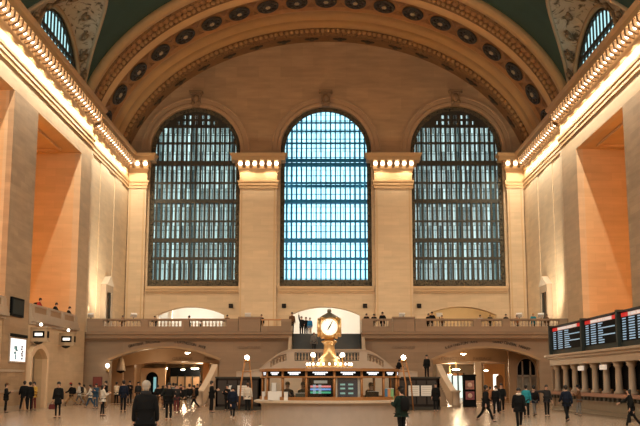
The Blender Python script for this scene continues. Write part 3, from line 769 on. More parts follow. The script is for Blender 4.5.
# left passage contents
t = thing('wall_sconce', (*[atY(107.5, 366, 79.6)[0]], 79.8, 2.7), 'white glowing wall lamp on the left jamb of the left arch', 'lamp')
x = t.location.x
MB().sphere((x, 79.6, 2.95), .15, 14, 10, (1, 1, 1.2)).build('globe', GLOBE, t); MB().lathe((x, 79.6, 2.45), [(.05, 0), (.12, .1), (.16, .2)], 10).box(x - .05, x + .05, 79.6, 80.05, 2.45, 2.55).build('bracket', BRASS, t)
x = atY(121, 362, 84)[0]
t = thing('hanging_bell_lamp', (x, 84, 2.6), 'pale bell-shaped lamp hanging inside the left arch', 'lamp')
MB().lathe((x, 84, 2.6), [(.42, 0), (.38, .1), (.3, .5), (.22, .9), (.1, 1.1)], 16).build('shade', PALE, t); MB().lathe((x, 84, 2.5), [(.3, .1), (.36, 0), (.0, -.12)], 14).build('base', BLACK, t); MB().box(x - .03, x + .03, 83.97, 84.03, 3.6, 5).build('rod', BLACK, t)
x = atY(152, 385, 90)[0]
t = thing('arched_shopfront', (x, 90, 0), 'cream arched kiosk front with dark glass and a cyan screen inside the left passage', 'shopfront')
MB().plate(rect(x - 1.0, x + 1.2, 0, 2.9), [archpts(x, .55, .02, 2.0)], XZ(90), .3).build('front', mat('kiosk_cream', (.66, .45, .25), .5), t)
MB().box(x - .6, x + .6, 90.2, 90.25, 0, 2.6).build('glass', BLACK, t); MB().box(x + .1, x + .34, 90.12, 90.16, .8, 2.1).build('screen', mat('cyan_screen', (.2, .5, .55), .4, emit=.45, ecol=(.35, .75, .8)), t)
x0 = atY(170, 380, 104)[0]; x1 = atY(200, 380, 104)[0]
t = thing('shopfront', ((x0 + x1) / 2, 104, 0), 'dark shopfront with a black fascia at the back of the left passage', 'shopfront')
MB().box(x0, x1, 104, 104.3, 2.2, 3.1).build('fascia', BLACK, t); MB().box(x0, x1, 104.1, 104.2, .1, 2.2).build('window', mat('shop_warm', (.3, .17, .09), .5, emit=.12, ecol=(1, .55, .22)), t)
for k in range(5): MB().box(x0 + (x1 - x0) * k / 4 - .06, x0 + (x1 - x0) * k / 4 + .06, 103.95, 104.1, 0, 2.3).build('post', BRONZE, t)
for px, Y, r, lab in ((206, 90, .26, 'bright orange pillar at the right side of the left passage'), (130, 88, .45, 'brown pillar near the bell lamp in the left passage'), (478, 95, .3, 'cream pillar right of the dark poster kiosk'), (552, 79.0, .0, '')):
    if not lab: continue
    x = atY(px, 380, Y)[0]; t = thing('passage_pillar', (x, Y, 0), lab, 'pillar')
    MB().box(x - r, x + r, Y - r, Y + r, .25, 3.5).build('shaft', SHOPW if px == 206 else PAS if px == 130 else PALE, t); MB().box(x - r * 1.25, x + r * 1.25, Y - r * 1.25, Y + r * 1.25, 0, .25).build('base', PALE, t)
# sign board red at (98,376)
x, z = atY(97, 380, 79.7)
t = thing('notice_board', (x, 79.9, z - .5), 'dark red notice board on the wall left of the left arch', 'board')
MB().box(x - .36, x + .36, 79.85, 79.98, z - .5, z + .25).build('frame', mat('maroon', (.13, .02, .015), .5), t); MB().box(x - .3, x + .3, 79.82, 79.86, z - .44, z + .19).build('panel', mat('maroon2', (.2, .035, .025), .5), t)
# right passage contents
x = 9.8
t = thing('poster_kiosk', (x, 70, 0), 'tall black kiosk with two red framed posters right of the staircase', 'kiosk')
MB().box(x - .42, x + .42, 69.8, 70.4, 0, 2.1).box(x - .46, x + .46, 69.76, 70.44, 2.1, 2.2).box(x - .46, x + .46, 69.76, 70.44, 0, .1).build('cabinet', BLACK, t)
for z0, z1, cl in ((1.2, 1.8, (.28, .12, .09)), (.5, 1.05, (.2, .05, .06))):
    p = MB().box(x - .3, x + .3, 69.77, 69.8, z0, z1).build('poster', mat('poster_%d' % int(z0 * 10), cl, .5, var=.8, scale=6), t)
    MB().lathe((x, 69.76, (z0 + z1) / 2), [(.16, 0), (.13, -.01), (0, -.012)], 14, 'y').build('emblem', mat('poster_spot', (.5, .35, .28), .5), p)
b = MB(); t = thing('glass_doors', (atY(452, 385, 108)[0], 108, 0), 'row of bright glass doors at the far end of the right passage', 'door')
xa, xb = atY(441, 385, 108)[0], atY(464, 385, 108)[0]
MB().box(xa, xb, 108.2, 108.25, 0, 2.5).build('glass', mat('door_daylight', (.6, .75, .72), .5, emit=.8, ecol=(.75, .95, .92)), t)
for k in range(5):
    x = xa + (xb - xa) * k / 4; MB().box(x - .07, x + .07, 108, 108.2, 0, 2.6).build('frame', BRONZE, t)
MB().box(xa, xb, 108, 108.2, 2.3, 2.6).build('header', WOODB, t)
xa, xb = atY(484, 385, 100)[0], atY(505, 385, 100)[0]
t = thing('lit_doorway', ((xa + xb) / 2, 100, 0), 'orange framed doorway with a white lit pane behind the walking couple', 'door')
MB().plate(rect(xa, xb, 0, 3.4), [rect(xa + .9, xa + 1.45, .9, 2.4)], XZ(100), .2).build('surround', SHOPW, t)
MB().box(xa + .8, xa + 1.5, 100.15, 100.2, .8, 2.5).build('pane', mat('pane_white', (.9, .9, .85), .5, emit=1.5, ecol=(1, .95, .85)), t)
MB().plate(archpts(xb - .55, .35, 0.02, 2.0), [], XZ(99.87), .04).build('arch_panel', mat('arch_dark', (.25, .12, .05), .5), t)
xa, xb = atY(515, 385, 84)[0], atY(539, 385, 84)[0]; cx = (xa + xb) / 2; hw = (xb - xa) / 2
t = thing('arched_doorway', (cx, 84, 0), 'tall arched doorway with dark fanlight at the right end of the right passage', 'door')
MB().plate(rect(xa - .5, xb + 1.2, 0, 4.9), [archpts(cx, hw - .15, .02, 2.7, 1.0)], XZ(84), .3).build('surround', PAS, t)
MB().plate(archpts(cx, hw - .1, .02, 2.7, 1.0), [archpts(cx, hw - .25, .1, 2.7, .88)], XZ(84.1), .2).build('frame', PALE, t)
for k in (-1, 1): MB().box(cx + k * hw * .33 - .05, cx + k * hw * .33 + .05, 84, 84.2, .1, 3.4).build('mullion', PALE, t)
MB().box(xa + .2, xb - .2, 84, 84.2, 2.1, 2.25).build('transom', PALE, t)
MB().box(xa, xb, 84.4, 84.45, 2.15, 3.9).build('fanlight', BLACK, t)
MB().box(xa, xb, 84.4, 84.45, 0, 2.1).build('door_glass', mat('doorglass', (.35, .3, .22), .3, var=.5, scale=4), t)

# niches on the end-bay side walls, above the balcony ---------------------------------------
for s_, lab in ((-1, 'pale gabled bronze-barred niche on the left wall above the balcony'), (1, 'pale gabled bronze-barred niche on the right wall above the balcony')):
    X = s_ * XW2; ya, yb = (85.8, 88.8)
    t = thing('wall_niche', (X, (ya + yb) / 2, ZB), lab, 'niche')
    tf = lambda u, v_, w_: (X - s_ * .25 + w_, u, v_)
    MB().plate([(ya, ZB), (yb, ZB), (yb, 10.0), ((ya + yb) / 2, 10.7), (ya, 10.0)], [rect(ya + .5, yb - .5, ZB + .02, 9.4)], tf, .5).build('surround', PALE, t)
    MB().box(*sorted((X - s_ * .1, X - s_ * .02)), ya + .5, yb - .5, ZB, 9.4).build('panel', mat('niche_brown', (.22, .12, .05), .5), t)
    for y in (ya + .75, yb - .75): MB().box(*sorted((X - s_ * .45, X - s_ * .3)), y - .12, y + .12, 6.8, 9.4).build('bar', BRONZE, t)
    MB().plate([(ya, 10.0), (yb, 10.0), ((ya + yb) / 2, 10.8)], [], lambda u, v_, w_: (X - s_ * .3 + w_, u, v_), .6).build('pediment', mat('pediment_pale', (.78, .68, .55), .5), t)

# lights left recess + things -----------------------------------------------------------------
for ya, yb, lab in ((63.6, 75.7, 'stone balustrade across the left wall recess with people behind it'), (46.0, 58.6, 'stone balustrade of the nearer left wall recess, mostly out of frame')):
    X = -XW
    t = thing('balustrade', (X, (ya + yb) / 2, 5.9), lab, 'balustrade')
    MB().box(X - .1, X + .25, ya, yb, 5.95, 6.1).box(X - .05, X + .12, ya, yb, 6.52, 6.66).build('rail', PALE, t)
    MB().box(X - .1, X + .4, ya, yb, 5.5, 5.7).box(X - .1, X + .3, ya, yb, 5.7, 5.95).box(X - .1, X + .2, ya, yb, 5.35, 5.5).build('ledge', PALE, t)
    for k in range(4):
        y = ya + .4 + (yb - ya - .8) * k / 3; MB().box(X - .1, X + .2, y - .35, y + .35, 6.1, 6.54).build('post', PALE, t)
    for k in range(3):
        y0 = ya + .75 + (yb - ya - .8) * k / 3; y1 = y0 + (yb - ya - .8) / 3 - .7; MB().box(X - .02, X + .08, y0, y1, 6.1, 6.54).build('panel', mat('panel_stone', (.34, .21, .11), .6), t)
# black loudspeaker on pier, lit poster, lantern signs
X = -XW
t = thing('black_screen', (X, 60.9, 5.6), 'black square screen mounted on the left pier above the white poster', 'screen')
MB().box(X, X + .18, 59.65, 62.1, 5.62, 6.75).build('housing', BLACK, t); MB().box(X + .18, X + .2, 59.8, 61.95, 5.75, 6.62).build('face', mat('screen_face', (.008, .014, .012), .8), t)
t = thing('lit_poster', (X, 61.5, 2.9), 'glowing white advertisement panel on the left pier', 'poster')
MB().box(X, X + .12, 59.8, 63.1, 2.85, 4.55).build('case', PALE, t); MB().box(X + .12, X + .14, 59.95, 62.95, 2.95, 4.3).build('lit_face', LIT, t)
MB().box(X + .1, X + .2, 59.8, 63.1, 4.4, 4.58).build('top_bar', BLACK, t)
b = MB()
for y, z, s1, s2 in ((60.9, 3.75, .28, .22), (61.1, 3.6, .22, .1), (60.8, 3.45, .2, .14), (60.9, 3.2, .1, .3)): b.box(X + .14, X + .15, y - s1 / 1, y + s1 / 1, z - s2 / 2, z + s2 / 2)
b.build('blue_print', mat('blue_print', (.12, .42, .6), .5), t)
b = MB()
for y, z in ((62.2, 3.85), (62.1, 3.7), (62.3, 3.55), (62.15, 3.42), (62.25, 3.3), (62.2, 3.12)): b.box(X + .14, X + .15, y - .18, y + .2, z - .05, z + .05)
b.build('dark_print', mat('dark_print', (.10, .08, .12), .5), t)
for ya, z0, lab in ((64.3, 4.3, 'square lantern sign with a white lit slot, nearer of two on the left wall'), (71.3, 4.28, 'square lantern sign with a white lit slot, farther of two on the left wall')):
    t = thing('lantern_sign', (X, ya, z0), lab, 'sign', 'lantern signs on the left wall')
    LS = mat('lantern_stone', (.46, .33, .2), .5)
    MB().box(X, X + 1.05, ya, ya + .55, z0, z0 + .82).box(X, X + 1.12, ya - .06, ya + .6, z0 + .8, z0 + .88).box(X, X + 1.12, ya - .06, ya + .6, z0 - .05, z0 + .04).build('box', LS, t)
    MB().box(X + .17, X + .9, ya - .03, ya, z0 + .2, z0 + .62).box(X + 1.05, X + 1.08, ya + .08, ya + .47, z0 + .2, z0 + .62).build('dark_surround', BLACK, t)
    MB().box(X + .29, X + .78, ya - .05, ya - .03, z0 + .32, z0 + .5).build('lit_slot', mat('slot_light', (.95, .93, .88), .5, emit=1.1, ecol=(1, .95, .85)), t)
    MB().lathe((X + .45, ya + .27, z0 - .42), [(.0, .18), (.22, .25), (.36, .4)], 10).build('bracket', BRONZE, t)
    MB().sphere((X + .6, ya + .2, z0 + 1.05), .1, 12, 8).build('lamp', GLOBE, t)
# lower-left doorway interior
b = MB(); b.box(X - 3, X - 2.9, 62, 69, 0, 4.2).box(X - 3, X - .5, 67.5, 67.6, 0, 4.2).box(X - 3, X - .5, 62.9, 63, 0, 4.2).box(X - 3, X - .5, 63, 67.6, 4.1, 4.2)
o = b.build('wall_doorway_recess', PALE); o['kind'] = 'structure'
t = thing('door_hood', (X, 65.6, 0), 'pale curved arch hood framing the doorway in the lower left wall', 'arch')
rows = []
for (y, z) in segarch(65.6, 1.7, .0, 3.2, .65): rows.append([(X, y, z), (X + .35, y, z), (X + .35, 65.6 + (y - 65.6) * 1.22, z + (.3 if z > .1 else 0)), (X, 65.6 + (y - 65.6) * 1.22, z + (.3 if z > .1 else 0))])
MB().grid(rows, False).build('hood', mat('hood_pale', (.72, .52, .33), .5), t)

# ticket windows on the right ---------------------------------------------------------------
TX = 14.4
t = thing('ticket_office', (TX, 55, 0), 'row of columned ticket windows with a marble counter along the right wall', 'ticket office')
MB().box(TX + .35, XW, 38, 66.0, 0, .85).box(TX + .12, TX + .4, 38, 66, 0, .18).build('base_wall', mat('ticket_marble', (.24, .20, .14), .35, var=.2, scale=3), t)
MB().box(TX - .02, TX + .7, 38, 66.05, .95, 1.12).build('counter', mat('counter_red', (.38, .2, .14), .35), t)
MB().box(TX + .16, TX + .7, 38, 66.0, .85, .95).build('counter_apron', PALE, t)
for k in range(34): MB().box(TX + .02, TX + .3, 38.4 + k * .82, 38.75 + k * .82, .72, .9).build('bracket', BRONZE, t)
MB().box(TX + .1, XW, 38, 66.0, 2.75, 3.15).box(TX - .05, XW, 38, 66.15, 3.15, 3.3).box(TX - .2, XW, 38, 66.3, 3.3, 3.42).build('entablature', PALE, t)
MB().box(TX + 1.0, TX + 1.1, 38, 66.0, 1.1, 2.75).build('window_wall', BLACK, t)
MB().box(TX + .2, XW, 65.7, 66.0, 0, 2.8).build('end_wall', STONE_BAL, t)
colprof = [(.28, 0), (.28, .1), (.23, .14), (.18, .2), (.175, .9), (.155, 1.3), (.17, 1.34), (.27, 1.45), (.23, 1.5), (.29, 1.58), (.29, 1.65)]
src = MB().lathe((0, 0, 0), colprof, 18).build('column', PALE, t, (0, 0, 0))
ys = [65.4 - 2.25 * k for k in range(12)]
for k, y in enumerate(ys):
    c = src if k == 0 else child_copy(src, t, (TX + .45, y, 1.12))
    c.location = Vector((TX + .45, y, 1.12)) - Vector(t['_w'])
for k, y in enumerate(ys[:-1]):
    MB().box(TX + .8, TX + .9, y - 1.3, y - .95, 1.12, 2.75).build('window_mullion', BRONZE, t)
    MB().box(TX + .8, TX + .88, y - 1.9, y - .35, 1.12, 1.35).build('grille', WOODB, t)
for y, lab in ((58.0, ''), (53.4, '')): MB().box(TX + .02, TX + .08, y - .7, y + .5, 2.36, 2.62).build('window_sign', mat('sign_plate', (.75, .7, .62), .5, var=.03, emit=.25, ecol=(1, .9, .8)), t)

# departure boards
BX = 14.8; edges = [66.3, 58.1, 51.0, 44.2]
NAMES = ['departure board at the far end of the row, farthest from the viewer', 'middle departure board between the two dark posts', 'nearest departure board, cut by the right edge of the photograph']
random.seed(3)
for k in range(3):
    y1, y0 = edges[k], edges[k + 1]
    t = thing('departure_board', (BX, (y0 + y1) / 2, 3.45), 'black ' + NAMES[k], 'departure board', 'departure boards above the ticket windows')
    MB().box(BX, BX + .5, y0, y1, 3.42, 5.2).build('cabinet', DARKG, t)
    MB().box(BX - .03, BX, y0 + .25, y1 - .12, 3.75, 4.93).build('screen', BLACK, t)
    MB().box(BX - .06, BX + .02, y0, y1, 3.42, 3.68).build('bottom_rail', DARKG, t)
    MB().box(BX - .25, BX + .1, y1 - .22, y1 + .05, 3.42, 5.34).build('post', DARKG, t)
    yl = y1 - .35; W = y1 - y0 - .6
    for ya, yb in ((yl - W * .18, yl), (yl - W, yl - W * .84)): MB().box(BX - .06, BX - .03, ya, yb, 4.95, 5.15).build('red_header', REDP, t)
    MB().box(BX - .05, BX - .03, yl - W * .84, yl - W * .18, 4.95, 5.15).build('title_strip', mat('title_strip', (.75, .62, .6), .5, var=.03, emit=.2, ecol=(1, .82, .8)), t)
    b = MB(); yy = yl - W * .21
    while yy > yl - W * .8: b.box(BX - .065, BX - .05, yy - .09, yy, 5.0, 5.1); yy -= .2 if random.random() < .85 else .35
    b.build('title_lettering', mat('title_letters', (.85, .8, .78), .5, emit=.4, ecol=(1, .95, .93)), t)
    MB().box(BX - .2, BX + .5, y0, y1, 5.2, 5.26).build('top_rail', BRONZE, t)
    cols = [MB(), MB(), MB()]
    for r in range(9):
        z = 4.86 - r * .128
        def glyphs(b, a, bb):
            yy = yl - W * a
            while yy > yl - W * bb: wd = random.uniform(.1, .2); b.box(BX - .05, BX - .03, max(yy - wd, yl - W * bb), yy, z - .03, z + .03); yy -= wd + .05
        glyphs(cols[0], .02, .11); glyphs(cols[1], .19, .34)
        if r == 0: glyphs(cols[2], .42, .55)
        else: glyphs(cols[2], .42, .9 if r in (2, 5) else random.uniform(.5, .62))
    for b in cols: b.build('text_column', LEDB, t)

# information booth ----------------------------------------------------------------------------
BC = (0.0, 38.5); RB = 2.63
bt = thing('information_booth', (BC[0], BC[1], 0), 'round marble information booth with a glazed brass kiosk in the middle of the hall', 'booth')
MB().lathe((*BC, 0), [(2.72, 0), (2.72, .12), (2.62, .16), (2.62, .9), (2.68, .98), (0, .98)], 48, smooth=False).build('base', MARB, bt)
MB().lathe((*BC, .98), [(0, 0), (2.8, 0), (2.9, .03), (2.9, .09), (2.8, .12), (0, .12)], 64, smooth=False).build('counter', mat('counter_marble', (.58, .48, .37), .35), bt)
def kpoly(r, z0, z1, mbx, r2=None):
    pts = [(BC[0] + r * sin(radians(2.5 + 22.5 * k)), BC[1] - r * cos(radians(2.5 + 22.5 * k))) for k in range(16)]
    r2 = r2 or r - .12
    pi_ = [(BC[0] + r2 * sin(radians(2.5 + 22.5 * k)), BC[1] - r2 * cos(radians(2.5 + 22.5 * k))) for k in range(16)]
    return mbx.plate(pts, [pi_], XY((z0 + z1) / 2), z1 - z0)
kpoly(2.68, 1.10, 1.22, MB()).build('sill_rail', WOODB, bt)
kpoly(2.7, 2.13, 2.22, kpoly(2.68, 1.9, 1.95, MB())).build('head_rail', WOODB, bt)
kpoly(2.58, 1.95, 2.13, MB(), 2.5).build('header_band', BLACK, bt)
MB().lathe((*BC, 2.2), [(2.6, 0), (2.6, .03), (0, .1)], 16, smooth=False, ph=radians(-90 + 2.5)).build('roof', mat('booth_roof', (.3, .16, .08), .5), bt)
for k in range(16):
    a = radians(2.5 + 22.5 * k); px_, py_ = BC[0] + 2.57 * sin(a), BC[1] - 2.57 * cos(a)
    MB().lathe((px_, py_, 1.15), [(.05, 0), (.05, 1.0)], 8).build('mullion', WOODB, bt)
    a2 = radians(2.5 + 22.5 * k + 11.25); r_ = 2.56 * cos(radians(11.25)); c2 = Vector((BC[0] + r_ * sin(a2), BC[1] - r_ * cos(a2), 0)); u = Vector((cos(a2), sin(a2), 0)); nn = Vector((sin(a2), -cos(a2), 0))
    if cos(a2) < -.1: continue
    w2 = 2.56 * sin(radians(11.25)) - .06
    P = lambda s1, z, d: tuple(c2 + u * s1 + nn * d + Vector((0, 0, z)))
    MB().add([P(-w2, 1.22, -.03), P(w2, 1.22, -.03), P(w2, 1.9, -.03), P(-w2, 1.9, -.03)], [(0, 1, 2, 3)]).build('glass_pane', GLASS_K, bt)
    b = MB()
    for q in range(7):
        s0 = -w2 * .62 + q * w2 * 1.24 / 7; b.add([P(s0, 2.06, .035), P(s0 + w2 * .155, 2.06, .035), P(s0 + w2 * .155, 2.1, .035), P(s0, 2.1, .035)], [(0, 1, 2, 3)])
        if 0 < q < 6: b.add([P(s0, 2.0, .035), P(s0 + w2 * .13, 2.0, .035), P(s0 + w2 * .13, 2.05, .035), P(s0, 2.05, .035)], [(0, 1, 2, 3)])
    b.build('lit_lettering', LEDW, bt)
# screens standing behind the glass
def panel(a_deg, w2, z0, z1, r_, name, mt, par=bt, off=0):
    a2 = radians(a_deg); c2 = Vector((BC[0] + r_ * sin(a2), BC[1] - r_ * cos(a2), 0)); u = Vector((cos(a2), sin(a2), 0)); nn = Vector((sin(a2), -cos(a2), 0))
    b = MB(); vs = []
    for d in (0, -.03):
        for s1, z in ((-w2, z0), (w2, z0), (w2, z1), (-w2, z1)): vs.append(tuple(c2 + u * (s1 + off) + nn * d + Vector((0, 0, z))))
    b.add(vs, [(0, 1, 2, 3), (7, 6, 5, 4), (0, 4, 5, 1), (1, 5, 6, 2), (2, 6, 7, 3), (3, 7, 4, 0)])
    return b.build(name, mt, par)
s1 = thing('display_screen', (-.4, 36.1, 1.22), 'black display with red, blue and green service rows behind the booth glass', 'screen')
panel(-9, .42, 1.22, 1.9, 2.40, 'housing', BLACK, s1)
panel(-9, .24, 1.7, 1.8, 2.42, 'title', mat('scr_grey', (.4, .42, .4), .5, emit=.3), s1)
for z, cl in ((1.59, (.75, .25, .28)), (1.49, (.15, .35, .85)), (1.38, (.05, .4, .25))): panel(-9, .37, z - .035, z + .035, 2.42, 'colour_row', mat('row%d' % int(z * 100), cl, .5, emit=.5, ecol=cl), s1)
for off in (-.22, -.02):
    for z in (1.36, 1.43, 1.5, 1.57, 1.63): panel(-9, .05, z - .02, z + .02, 2.43, 'text_mark', LEDB, s1, off)
s2 = thing('display_screen', (.6, 36.1, 1.22), 'dark blue display with pale figures behind the booth glass', 'screen')
panel(14, .36, 1.22, 1.9, 2.40, 'housing', mat('scr_navy', (.03, .05, .10), .4, var=.5, scale=6), s2, .02)
for z in (1.35, 1.52, 1.66):
    for off in (-.18, .12): panel(14, .09, z - .03, z + .03, 2.42, 'figure_mark', mat('scr_teal', (.25, .5, .5), .5, emit=.4), s2, off)
for off in (-.44, .44): panel(14, .06, 1.22, 1.9, 2.42, 'white_edge', WHITEP, s2, off)
# booth contents
def clutter(name, label, cat, px, Y, w, dpt, z0, z1, mt, group=None):
    x = atY(px, 390, Y)[0]; t_ = thing(name, (x, Y, z0), label, cat, group)
    MB().box(x - w / 2, x + w / 2, Y - dpt / 2, Y + dpt / 2, z0, z1).build('body', mt, t_)
    MB().box(x - w / 2 - .01, x + w / 2 + .01, Y - dpt / 2 - .01, Y + dpt / 2 + .01, z1 - .02, z1).build('rim', WHITEP, t_)
    return t_
clutter('paper_stack', 'wide white carton at the left inside the booth', 'box', 275, 36.7, .5, .25, 1.1, 1.42, WHITEP)
clutter('paper_stack', 'tall narrow white stack standing on the carton inside the booth', 'box', 274, 36.95, .16, .16, 1.1, 1.72, WHITEP)
clutter('paper_stack', 'small white carton left of the seated clerk', 'box', 286, 36.4, .14, .15, 1.1, 1.4, WHITEP)
clutter('leaflet_rack', 'white lit strip of leaflets at the far left pane of the booth', 'rack', 263.5, 37.6, .1, .12, 1.1, 1.4, WHITEP)
for px, cl, lab in ((386, (.1, .35, .7), 'blue leaflet bundle at the right end of the booth'), (389, (.7, .3, .1), 'orange leaflet bundle at the right end of the booth'), (392, (.2, .45, .2), 'green leaflet bundle at the right end of the booth')):
    clutter('leaflet_bundle', lab, 'leaflets', px, 37.2, .11, .08, 1.12, 1.5 + .03 * random.random(), mat('leaf%d' % px, cl, .5), 'leaflets inside the booth')
clutter('counter_monitor', 'black monitor on the desk at the right inside the booth', 'monitor', 373, 37.2, .42, .1, 1.1, 1.42, BLACK)
clutter('counter_monitor', 'dark green bag-like equipment case behind the glass left of the screen', 'case', 301, 37.0, .4, .25, 1.1, 1.36, mat('dk_green', (.03, .05, .04), .6))
x = 0.0
t = thing('booth_core', (-.2, 38.9, 1.1), 'pale orange round core column seen through the booth glass', 'column')
MB().lathe((-.3, 38.9, 1.1), [(.75, 0), (.75, .8), (.6, 1.05)], 20).build('drum', mat('core_tan', (.62, .36, .2), .5), t); MB().lathe((-.3, 38.9, 1.1), [(.8, 0), (.8, .08), (.75, .08)], 20).build('band', BRASS, t)
# clock
ck = thing('clock', (-.05, 38.5, 2.3), 'four-faced golden brass clock on the roof of the information booth', 'clock')
CC = Vector((-.05, 38.5, 3.8))
MB().lathe((CC.x, CC.y, 2.28), [(.62, 0), (.62, .06), (.5, .12), (.42, .3), (.4, .34), (.3, .4), (.22, .6), (.2, .85), (.24, .92), (.3, .96), (.3, 1.0), (.18, 1.04), (.14, 1.1), (0, 1.1)], 24).build('pedestal', BRASSB, ck)
b = MB(); K = 8
prof = [(.12, -.46), (.26, -.4), (.37, -.24), (.40, -.05), (.40, .12), (.36, .3)]
b.lathe(CC, prof, 24).lathe((CC.x, CC.y, CC.z), [(.36, .3), (.42, .32), (.40, .37), (.2, .44), (.1, .52), (.07, .56)], 8)
b.build('case', BRASS, ck)
MB().lathe((CC.x, CC.y, CC.z + .36), [(.40, 0), (.26, .1), (.1, .19), (.06, .22)], 16).build('hood', mat('verdigris_dark', (.10, .09, .06), .5, .3), ck)
MB().sphere((CC.x, CC.y, CC.z + .63), .085, 12, 8).lathe((CC.x, CC.y, CC.z + .54), [(.09, 0), (.04, .05)], 12).build('finial', mat('verdigris', (.14, .13, .09), .5, .3), ck)
for q in range(4):
    R = Matrix.Rotation(q * pi / 2, 3, 'Z'); f = MB()
    def W(p): return tuple(CC + R @ Vector(p))
    rim = MB(); rows = []
    for k in range(33):
        a = 2 * pi * k / 32; rows.append([W((r * cos(a), -d, r * sin(a) + .0)) for r, d in ((.33, .3), (.365, .42), (.34, .46), (.315, .45), (.31, .42))])
    rim.grid(rows).build('face_rim', BRASSB, ck)
    f.add([W((.315 * cos(2 * pi * k / 32), -.43, .315 * sin(2 * pi * k / 32))) for k in range(32)], [tuple(range(32))])
    fo = f.build('dial', FACE, ck)
    mk = MB()
    for k in range(12):
        a = 2 * pi * k / 12; ca, sa = cos(a), sin(a)
        mk.add([W((r * ca - w_ * sa, -.435, r * sa + w_ * ca)) for r, w_ in ((.255, -.01), (.295, -.01), (.295, .01), (.255, .01))], [(0, 1, 2, 3)])
    mk.build('hour_mark', INK, fo)
    for ang, ln, w_ in ((28, .26, .02), (33, .12, .026), (208, .14, .024)):
        a = radians(90 - ang); ca, sa = cos(a), sin(a)
        MB().add([W((r * ca - s_ * sa, -.44, r * sa + s_ * ca)) for r, s_ in ((0, -w_), (ln, -w_ * .6), (ln, w_ * .6), (0, w_))], [(0, 1, 2, 3)]).build('hand', BLACK, fo)
for s_ in range(4):
    a = pi / 4 + s_ * pi / 2
    MB().sphere((CC.x + .38 * cos(a), CC.y + .38 * sin(a), CC.z - .28), .09, 10, 8, (1, 1, 1.6)).sphere((CC.x + .40 * cos(a), CC.y + .40 * sin(a), CC.z + .05), .05, 8, 6, (1, 1, 5)).build('corner_scroll', BRASSB, ck)
# globes and little lamps around the pedestal
for k, (dx, dy) in enumerate(((-.62, -.3), (.5, -.3), (-.62, .6), (.5, .6))):
    x, y = -.05 + dx, 38.5 + dy
    t = thing('globe_lamp', (x, y, 2.26), ('white globe lamp on a brass stem at the %s of the booth roof' % ('front left', 'front right', 'back left', 'back right')[k]), 'lamp', 'globe lamps on the booth roof')
    MB().lathe((x, y, 2.26), [(.09, 0), (.03, .06), (.02, .38), (.05, .42)], 10).build('stem', BRASS, t); MB().sphere((x, y, 2.76), .085, 14, 10).build('globe', GLOBE, t)
for k in range(13):
    a = radians(180 + 180 * k / 12); x, y = -.05 + .85 * cos(a), 38.5 + .85 * sin(a)
    t = thing('gallery_light', (x, y, 2.28), 'small bright candle light in the ring around the clock pedestal', 'lamp', 'ring of small lights on the booth roof')
    MB().lathe((x, y, 2.24), [(.04, 0), (.03, .12)], 8).build('holder', BRASS, t); MB().sphere((x, y, 2.41), .035, 8, 6, (1, 1, 1.4)).build('flame_bulb', GLOBE, t)

# dark stair enclosures, posters on them, lamp standards
for s_, lab in ((-1, 'dark bronze enclosure left of the booth, around the stairs going down'), (1, 'dark bronze enclosure right of the booth, around the stairs going down')):
    x0, x1 = sorted((s_ * 4.15, s_ * 6.95)); Y0, Y1 = 63.0, 67.0
    t = thing('stair_enclosure', ((x0 + x1) / 2, 65, 0), lab, 'enclosure')
    b = MB().box(x0, x1, Y0, Y0 + .15, .0, 1.95).box(x0, x0 + .15, Y0, Y1, 0, 1.95).box(x1 - .15, x1, Y0, Y1, 0, 1.95).box(x0, x1, Y1 - .15, Y1, 0, 1.95); b.build('wall', CHAR, t)
    MB().box(x0 - .05, x1 + .05, Y0 - .06, Y0 + .2, 1.93, 2.03).box(x0 - .05, x0 + .2, Y0, Y1, 1.93, 2.03).box(x1 - .2, x1 + .05, Y0, Y1, 1.93, 2.03).build('top_rail', BRONZE, t)
    MB().box(x0 - .04, x1 + .04, Y0 - .06, Y0, 0, .2).build('plinth', BRONZE, t)
    for k in range(4):
        xa = x0 + .12 + (x1 - x0 - .24) * k / 4; xb = xa + (x1 - x0 - .24) / 4 - .1; MB().box(xa, xb, Y0 - .03, Y0, .35, 1.8).build('panel', mat('enclosure_panel', (.028, .019, .014), .6, 0), t)
for px0, px1, lab in ((237.5, 247.5, 'white notice pinned on the left dark enclosure'), (408.5, 419.5, 'left one of two white notices on the right dark enclosure'), (421, 432, 'right one of two white notices on the right dark enclosure'), (228, 232.5, 'narrow white notice on the left dark enclosure beside the woman in black')):
    x0, z1 = atY(px0, 385.5, 62.85); x1, z0 = atY(px1, 396, 62.85)
    t = thing('notice', ((x0 + x1) / 2, 62.9, z0), lab, 'notice'); MB().box(x0, x1, 62.88, 62.97, z0, z1).build('sheet', WHITEP, t); MB().box(x0 - .02, x1 + .02, 62.9, 62.98, z0 - .03, z1 + .03).build('backing', BRONZE, t)
    b = MB()
    for q in range(4): b.box(x0 + .08, x1 - .08, 62.87, 62.88, z1 - .12 - q * .13, z1 - .1 - q * .13)
    b.build('print_lines', mat('grey_print', (.4, .38, .35), .5), t)
